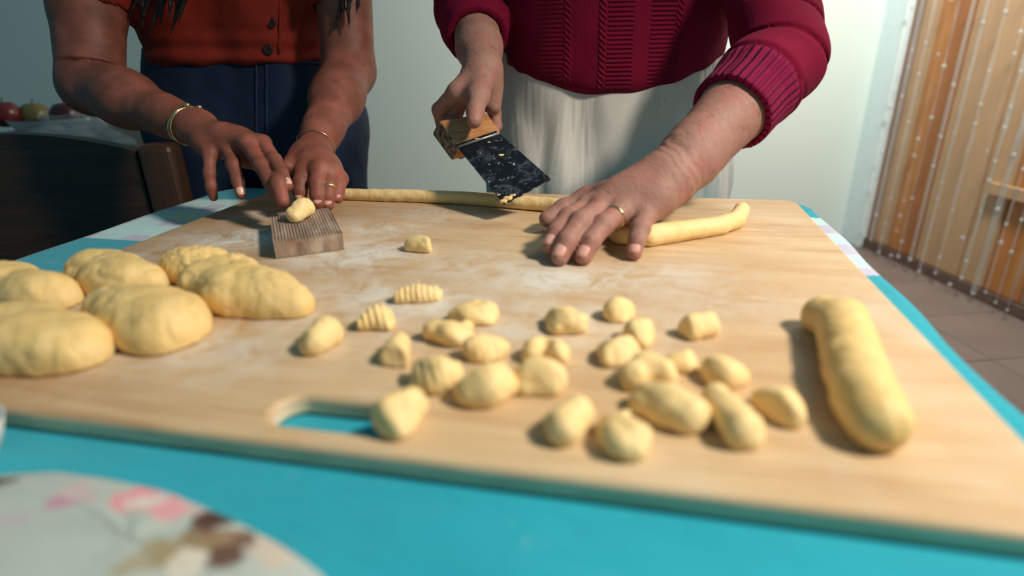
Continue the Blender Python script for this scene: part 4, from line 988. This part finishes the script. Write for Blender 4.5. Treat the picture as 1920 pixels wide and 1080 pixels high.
ge = nt.nodes.new('ShaderNodeNewGeometry'); dp = nt.nodes.new('ShaderNodeVectorMath'); dp.operation = 'DOT_PRODUCT'; dp.inputs[1].default_value = tuple(-hx); nt.links.new(ge.outputs['Normal'], dp.inputs[0])
lt = nt.nodes.new('ShaderNodeMath'); lt.operation = 'GREATER_THAN'; lt.inputs[1].default_value = .45; nt.links.new(dp.outputs['Value'], lt.inputs[0])
rp = nt.nodes.new('ShaderNodeValToRGB'); rp.color_ramp.elements[0].position = .35; rp.color_ramp.elements[0].color = lin(58, 50, 42); rp.color_ramp.elements[1].position = .65; rp.color_ramp.elements[1].color = lin(150, 138, 118)
nz_ = nt.nodes.new('ShaderNodeTexNoise'); nz_.inputs['Scale'].default_value = 140; tcx = nt.nodes.new('ShaderNodeTexCoord'); nt.links.new(tcx.outputs['Object'], nz_.inputs['Vector']); nt.links.new(nz_.outputs['Fac'], rp.inputs[0])
mxx = nt.nodes.new('ShaderNodeMix'); mxx.data_type = 'RGBA'; nt.links.new(lt.outputs[0], mxx.inputs[0]); nt.links.new(src_, mxx.inputs[6]); nt.links.new(rp.outputs[0], mxx.inputs[7]); nt.links.new(mxx.outputs[2], pr.inputs['Base Color'])
TH = .021; bm = bmesh.new(); vs = [bm.verts.new(p-np.array(SCR.location)) for p in hq]+[bm.verts.new(p-hz*TH-hx*.015-np.array(SCR.location)) for p in hq]
for f_ in ((0, 1, 2, 3), (7, 6, 5, 4), (0, 4, 5, 1), (1, 5, 6, 2), (2, 6, 7, 3), (3, 7, 4, 0)): bm.faces.new([vs[i] for i in f_])
bmesh.ops.bevel(bm, geom=list(bm.edges), offset=.0035, segments=3, affect='EDGES', profile=.5)
bm_obj('handle', bm, m_hand, SCR, sm=True)
V, F = tube([sc_p[0]+nrm*.002+up_*.002, sc_p[1]+nrm*.002+up_*.002], .0016, 8); obj('ferrule', V, F, simple('grey_metal', lin(170, 165, 160), .4, .6), SCR)
for px, py, r_ in ((952, 374, .0052), (962, 368, .0036), (944, 379, .0042), (971, 352, .0026), (1016, 340, .0042), (940, 293, .0036), (917, 268, .0022), (895, 262, .003), (935, 366, .0022), (968, 362, .002)):
    v_ = ray(px, py); p = CAM+v_*(((sc_p[0]-CAM) @ nrm)/(v_ @ nrm)); g = Grp([(p+hx*r_*.6, p-hx*r_*.5+hy*r_*.4, r_*.7, r_*.6)], .001)
    V, F = sdf_mesh(lambda P, c=None, r=0: g(P)+.0007*wob(P, 900, px), p-.01, p+.01, .001, slack=.004); obj('dough_crumb', V, F, m_dough, SCR)

# ------------------------------------------------------------------ left background: chair, apples
m_dk = mwood('dark_chair_wood', lin(34, 24, 18), lin(74, 50, 34), .45, stretch=(1.2, 1.2, 12), scale=5)
m_post = mwood('chair_post_wood', lin(52, 34, 24), lin(84, 56, 36), .45, stretch=(14, 14, 1), scale=4)
CY = 1.0
prL = PY(292, 268, CY); prZ = prL[2]
CH = empty('wooden_chair', (prL[0]-.31, CY+.22, 0), 'dark wooden chair with an arched solid back, at the far left behind the table', 'chair')
xl_ = prL[0]-.50
for x, zt_ in ((prL[0]+.004, prZ), (xl_, prZ)):
    bm = bmesh.new(); box(bm, (0, 0, zt_/2), (.058, .045, zt_), .012, seg=3); bm_obj('back_post', bm, m_post, CH, (x-CH.location[0], CY-CH.location[1], 0))
n = 24; V = []; F = []
for k in range(n+1):
    s_ = k/n; x = xl_+.02+(prL[0]-.03-xl_-.02)*s_
    zt_ = prZ-.012+.034*math.sin(math.pi*s_)**.8
    for y in (-.012, .012):
        V += [(x, CY+y, zt_), (x, CY+y, .44)]
for k in range(n):
    a = k*4; F += [(a, a+1, a+5, a+4), (a+2, a+6, a+7, a+3), (a, a+4, a+6, a+2), (a+1, a+3, a+7, a+5)]
F += [(0, 2, 3, 1), (n*4, n*4+1, n*4+3, n*4+2)]
obj('back_panel', V, F, m_dk, CH, sm=False)
bm = bmesh.new(); box(bm, (0, 0, .44), (.36, .44, .03), .008); bm_obj('seat', bm, m_dk, CH, (0, .02, 0))
for x in (-.155, .155):
    bm = bmesh.new(); box(bm, (0, 0, .213), (.04, .04, .425), .006); bm_obj('leg', bm, m_post, CH, (x, .22, 0))
# low cabinet behind the chair with the bowl on it
zc = float(PY(60, 262, 1.75)[2])
cp = PY(70, 262, 1.75)
bowl_c = PY(62, 225, 1.55)
CB = empty('low_cabinet', (bowl_c[0]-.12, 1.86, 0), 'dark wooden cabinet behind the chair at the far left, under the bowl', 'cabinet')
ztop = bowl_c[2]-.075
bm = bmesh.new(); box(bm, (0, 0, ztop/2-.02), (.62, .42, ztop-.04), .006); bm_obj('carcass', bm, m_dk, CB)
bm = bmesh.new(); box(bm, (0, 0, ztop-.012), (.66, .50, .024), .006); bm_obj('cabinet_top', bm, m_dk, CB)
for x in (-.155, .155):
    bm = bmesh.new(); box(bm, (0, 0, 0), (.29, .016, ztop-.12), .004); d_ = bm_obj('door', bm, m_dk, CB, (x, -.219, ztop/2-.02))
    bm = bmesh.new(); bmesh.ops.create_uvsphere(bm, u_segments=12, v_segments=8, radius=.012); bm_obj('knob', bm, m_gold, d_, (-.11 if x > 0 else .11, -.016, .1), sm=True)
t = NT('glass_bowl'); m_glass = t.out((.80, .86, .88, 1), .08, Transmission_Weight=.85, IOR=1.25)
bz = ztop+.001; bx_, by_ = bowl_c[0], 1.66
prof = [(.001, 0), (.055, 0), (.060, .004), (.085, .025), (.112, .050), (.128, .072), (.125, .072), (.108, .052), (.080, .028), (.055, .008), (.001, .006)]
V, F = lathe(prof, 48, (bx_, by_, bz)); tag(obj('fruit_bowl', V, F, m_glass, origin=(bx_, by_, bz)), 'clear glass bowl of apples at the far left', 'bowl')
def apple(px, py, Y, r, col, label, seed):
    p = PY(px, py, Y)
    prof = []
    for k in range(17):
        a = math.pi*k/16; rr = r*math.sin(a)*(1+.08*math.cos(a)); zz_ = -r*.92*math.cos(a)+(-.18*r*math.exp(-((math.pi-a)/.35)**2))+(.10*r*math.exp(-(a/.3)**2)); prof.append((max(rr, .0003), zz_))
    t = NT('apple_skin'); f = t.noise(t.coord((6, 6, 1)), 9, 4); t_ = t.out(t.mix(f, col[0], col[1]), .3)
    e = empty('apple', tuple(p), label, 'apple', 'apples in the glass bowl'); V, F = lathe(prof, 28, p); obj('flesh', V, F, t_, e)
    V, F = tube([p+np.array([0, 0, r*.68]), p+np.array([.002, 0, r*.95]), p+np.array([.006, 0, r*1.1])], .0014, 6); obj('stem', V, F, m_post, e)
apple(10, 214, 1.62, .038, (lin(96, 22, 24), lin(130, 48, 42)), 'bright red apple, leftmost in the glass bowl', 1)
apple(66, 216, 1.66, .038, (lin(110, 88, 48), lin(132, 120, 62)), 'yellow-green apple between the two red ones', 2)
apple(124, 216, 1.62, .038, (lin(64, 18, 22), lin(88, 32, 32)), 'dark red apple, rightmost in the glass bowl', 3)
# crumpled clear film hanging over the bowl edge
V = []; F = []; nx_, ny_ = 26, 16
pA, pB, pC, pD = PY(70, 214, 1.50), PY(178, 208, 1.52), PY(272, 288, 1.45), PY(60, 262, 1.44)
for i in range(nx_+1):
    for k in range(ny_+1):
        a, b = i/nx_, k/ny_; p = (pA*(1-a)+pB*a)*(1-b)+(pD*(1-a)+pC*a)*b
        p = p+np.array([0, .010*math.sin(a*17+b*5)+.006*math.sin(b*23-a*9), .006*math.sin(a*13+b*11)]); V.append(p)
for i in range(nx_):
    for k in range(ny_): a = i*(ny_+1)+k; F.append((a, a+1, a+ny_+2, a+ny_+1))
t = NT('clear_film'); tr = t.n('ShaderNodeBsdfTransparent'); gl = t.n('ShaderNodeBsdfGlossy'); gl.inputs['Roughness'].default_value = .25; df = t.n('ShaderNodeBsdfDiffuse'); df.inputs['Color'].default_value = (.7, .78, .8, 1)
a1 = t.n('ShaderNodeMixShader'); t.l(gl.outputs[0], a1.inputs[1]); t.l(df.outputs[0], a1.inputs[2]); a2 = t.n('ShaderNodeMixShader'); a2.inputs[0].default_value = .12; t.l(tr.outputs[0], a2.inputs[1]); t.l(a1.outputs[0], a2.inputs[2]); t.l(a2.outputs[0], t.t.nodes['Material Output'].inputs[0])
o = obj('plastic_bag', V, F, t.m, origin=pD); o.modifiers.new('t', 'SOLIDIFY').thickness = .0006; tag(o, 'crumpled clear plastic bag beside the apples', 'bag')

# ------------------------------------------------------------------ near left: floral cloth and white bowl
out_px = [(-60, 905), (0, 889), (80, 886), (180, 893), (290, 917), (400, 957), (490, 1000), (560, 1042), (615, 1085), (640, 1130), (600, 1300), (300, 1400), (-200, 1400), (-260, 1000)]
zf = ZC+.012
ring_ = [PZ(x, y, zf) for x, y in out_px]
def cat(P, n=8):
    out = []; m = len(P)
    for i in range(m):
        p0_, p1_, p2_, p3_ = P[(i-1) % m], P[i], P[(i+1) % m], P[(i+2) % m]
        for k in range(n):
            t_ = k/n; out.append(.5*((2*p1_)+(-p0_+p2_)*t_+(2*p0_-5*p1_+4*p2_-p3_)*t_**2+(-p0_+3*p1_-3*p2_+p3_)*t_**3))
    return out
ring_ = cat(ring_); cen = sum(ring_)/len(ring_); V = []; F = []; m = len(ring_); lv = []
for s_, z in ((.985, ZC+.0015), (1.0, ZC+.005), (.998, ZC+.009), (.985, zf), (.9, zf+.003), (.6, zf+.005), (.3, zf+.006), (.05, zf+.006)):
    for i_, p in enumerate(ring_): q_ = cen+(p-cen)*s_; V.append((q_[0], q_[1], z+(.0015*math.sin(i_*.35+s_*9) if s_ < .95 else 0)))
for l_ in range(7):
    for i in range(m): F.append((l_*m+i, l_*m+(i+1) % m, (l_+1)*m+(i+1) % m, (l_+1)*m+i))
F.append(tuple(7*m+i for i in range(m))); F.append(tuple(range(m))[::-1])
t = NT('floral_print'); tc = t.coord(kind='Object'); sp = t.n('ShaderNodeSeparateXYZ'); t.l(tc, sp.inputs[0]); og = np.array([cen[0], cen[1], ZC])
wv = t.math('MULTIPLY_ADD', t.noise(tc, 60, 4), .022, -.011); wv2 = t.math('MULTIPLY_ADD', t.noise(t.coord(loc=(3, 1, 0)), 60, 4), .022, -.011)
col = t.mix(t.noise(tc, 9, 3), lin(168, 184, 178), lin(186, 192, 184))
def spot(col, px, py, rx, c, a=1.0, soft=.5):
    p = PZ(px, py, zf)-og
    dx_ = t.math('DIVIDE', t.math('ADD', t.math('SUBTRACT', sp.outputs[0], float(p[0])), wv), rx); dy_ = t.math('DIVIDE', t.math('ADD', t.math('SUBTRACT', sp.outputs[1], float(p[1])), wv2), rx*.8)
    r2 = t.math('ADD', t.math('MULTIPLY', dx_, dx_), t.math('MULTIPLY', dy_, dy_)); mr = t.n('ShaderNodeMapRange', interpolation_type='SMOOTHSTEP'); t.l(r2, mr.inputs[0]); mr.inputs[1].default_value = 1+soft; mr.inputs[2].default_value = 1-soft; mr.inputs[4].default_value = a
    return t.mix(mr.outputs[0], col, c)
PK = lin(226, 150, 160)
col = spot(col, 265, 945, .012, PK, .9); col = spot(col, 275, 950, .0055, lin(214, 206, 200), .9); col = spot(col, 325, 968, .011, PK, .8); col = spot(col, 305, 950, .005, lin(210, 205, 198), .8); col = spot(col, 118, 962, .006, lin(196, 130, 160), .8); col = spot(col, 145, 930, .007, lin(214, 170, 176), .5); col = spot(col, 35, 990, .007, lin(190, 165, 180), .5); col = spot(col, 160, 950, .006, lin(206, 160, 170), .5)
col = spot(col, 400, 985, .011, lin(76, 52, 44)); col = spot(col, 378, 1020, .009, lin(90, 62, 54), .95); col = spot(col, 415, 1030, .010, lin(140, 112, 80), .9); col = spot(col, 425, 1058, .009, lin(96, 66, 52), .95); col = spot(col, 465, 1025, .006, lin(110, 80, 66), .9); col = spot(col, 345, 1050, .012, lin(150, 134, 100), .8); col = spot(col, 290, 1068, .012, lin(160, 145, 108), .7); col = spot(col, 355, 1075, .008, lin(214, 206, 190), .9); col = spot(col, 2, 910, .008, lin(84, 66, 60), .9)
col = spot(col, 520, 1040, .012, lin(206, 180, 160), .6)
m_flor = t.out(col, .85, t.bump(t.noise(tc, 500, 2), .0006))
o = obj('floral_pot_holder', V, F, m_flor, origin=og); tag(o, 'padded white cloth printed with pink and brown flowers, at the near left corner', 'pot holder')
bc_ = PZ(-92, 852, ZC+.012)
V, F = lathe([(.001, .0), (.016, .0), (.018, .003), (.024, .014), (.028, .027), (.0265, .027), (.022, .015), (.014, .006), (.001, .005)], 48, (bc_[0], bc_[1], ZC+.001))
t = NT('glazed_white'); tag(obj('small_bowl', V, F, t.out(lin(196, 204, 204), .3), origin=(bc_[0], bc_[1], ZC)), 'small white bowl just peeking in at the left edge of the table', 'bowl')
# print('VERTS', sum(len(o.data.vertices) for o in bpy.data.objects if o.type == 'MESH'))
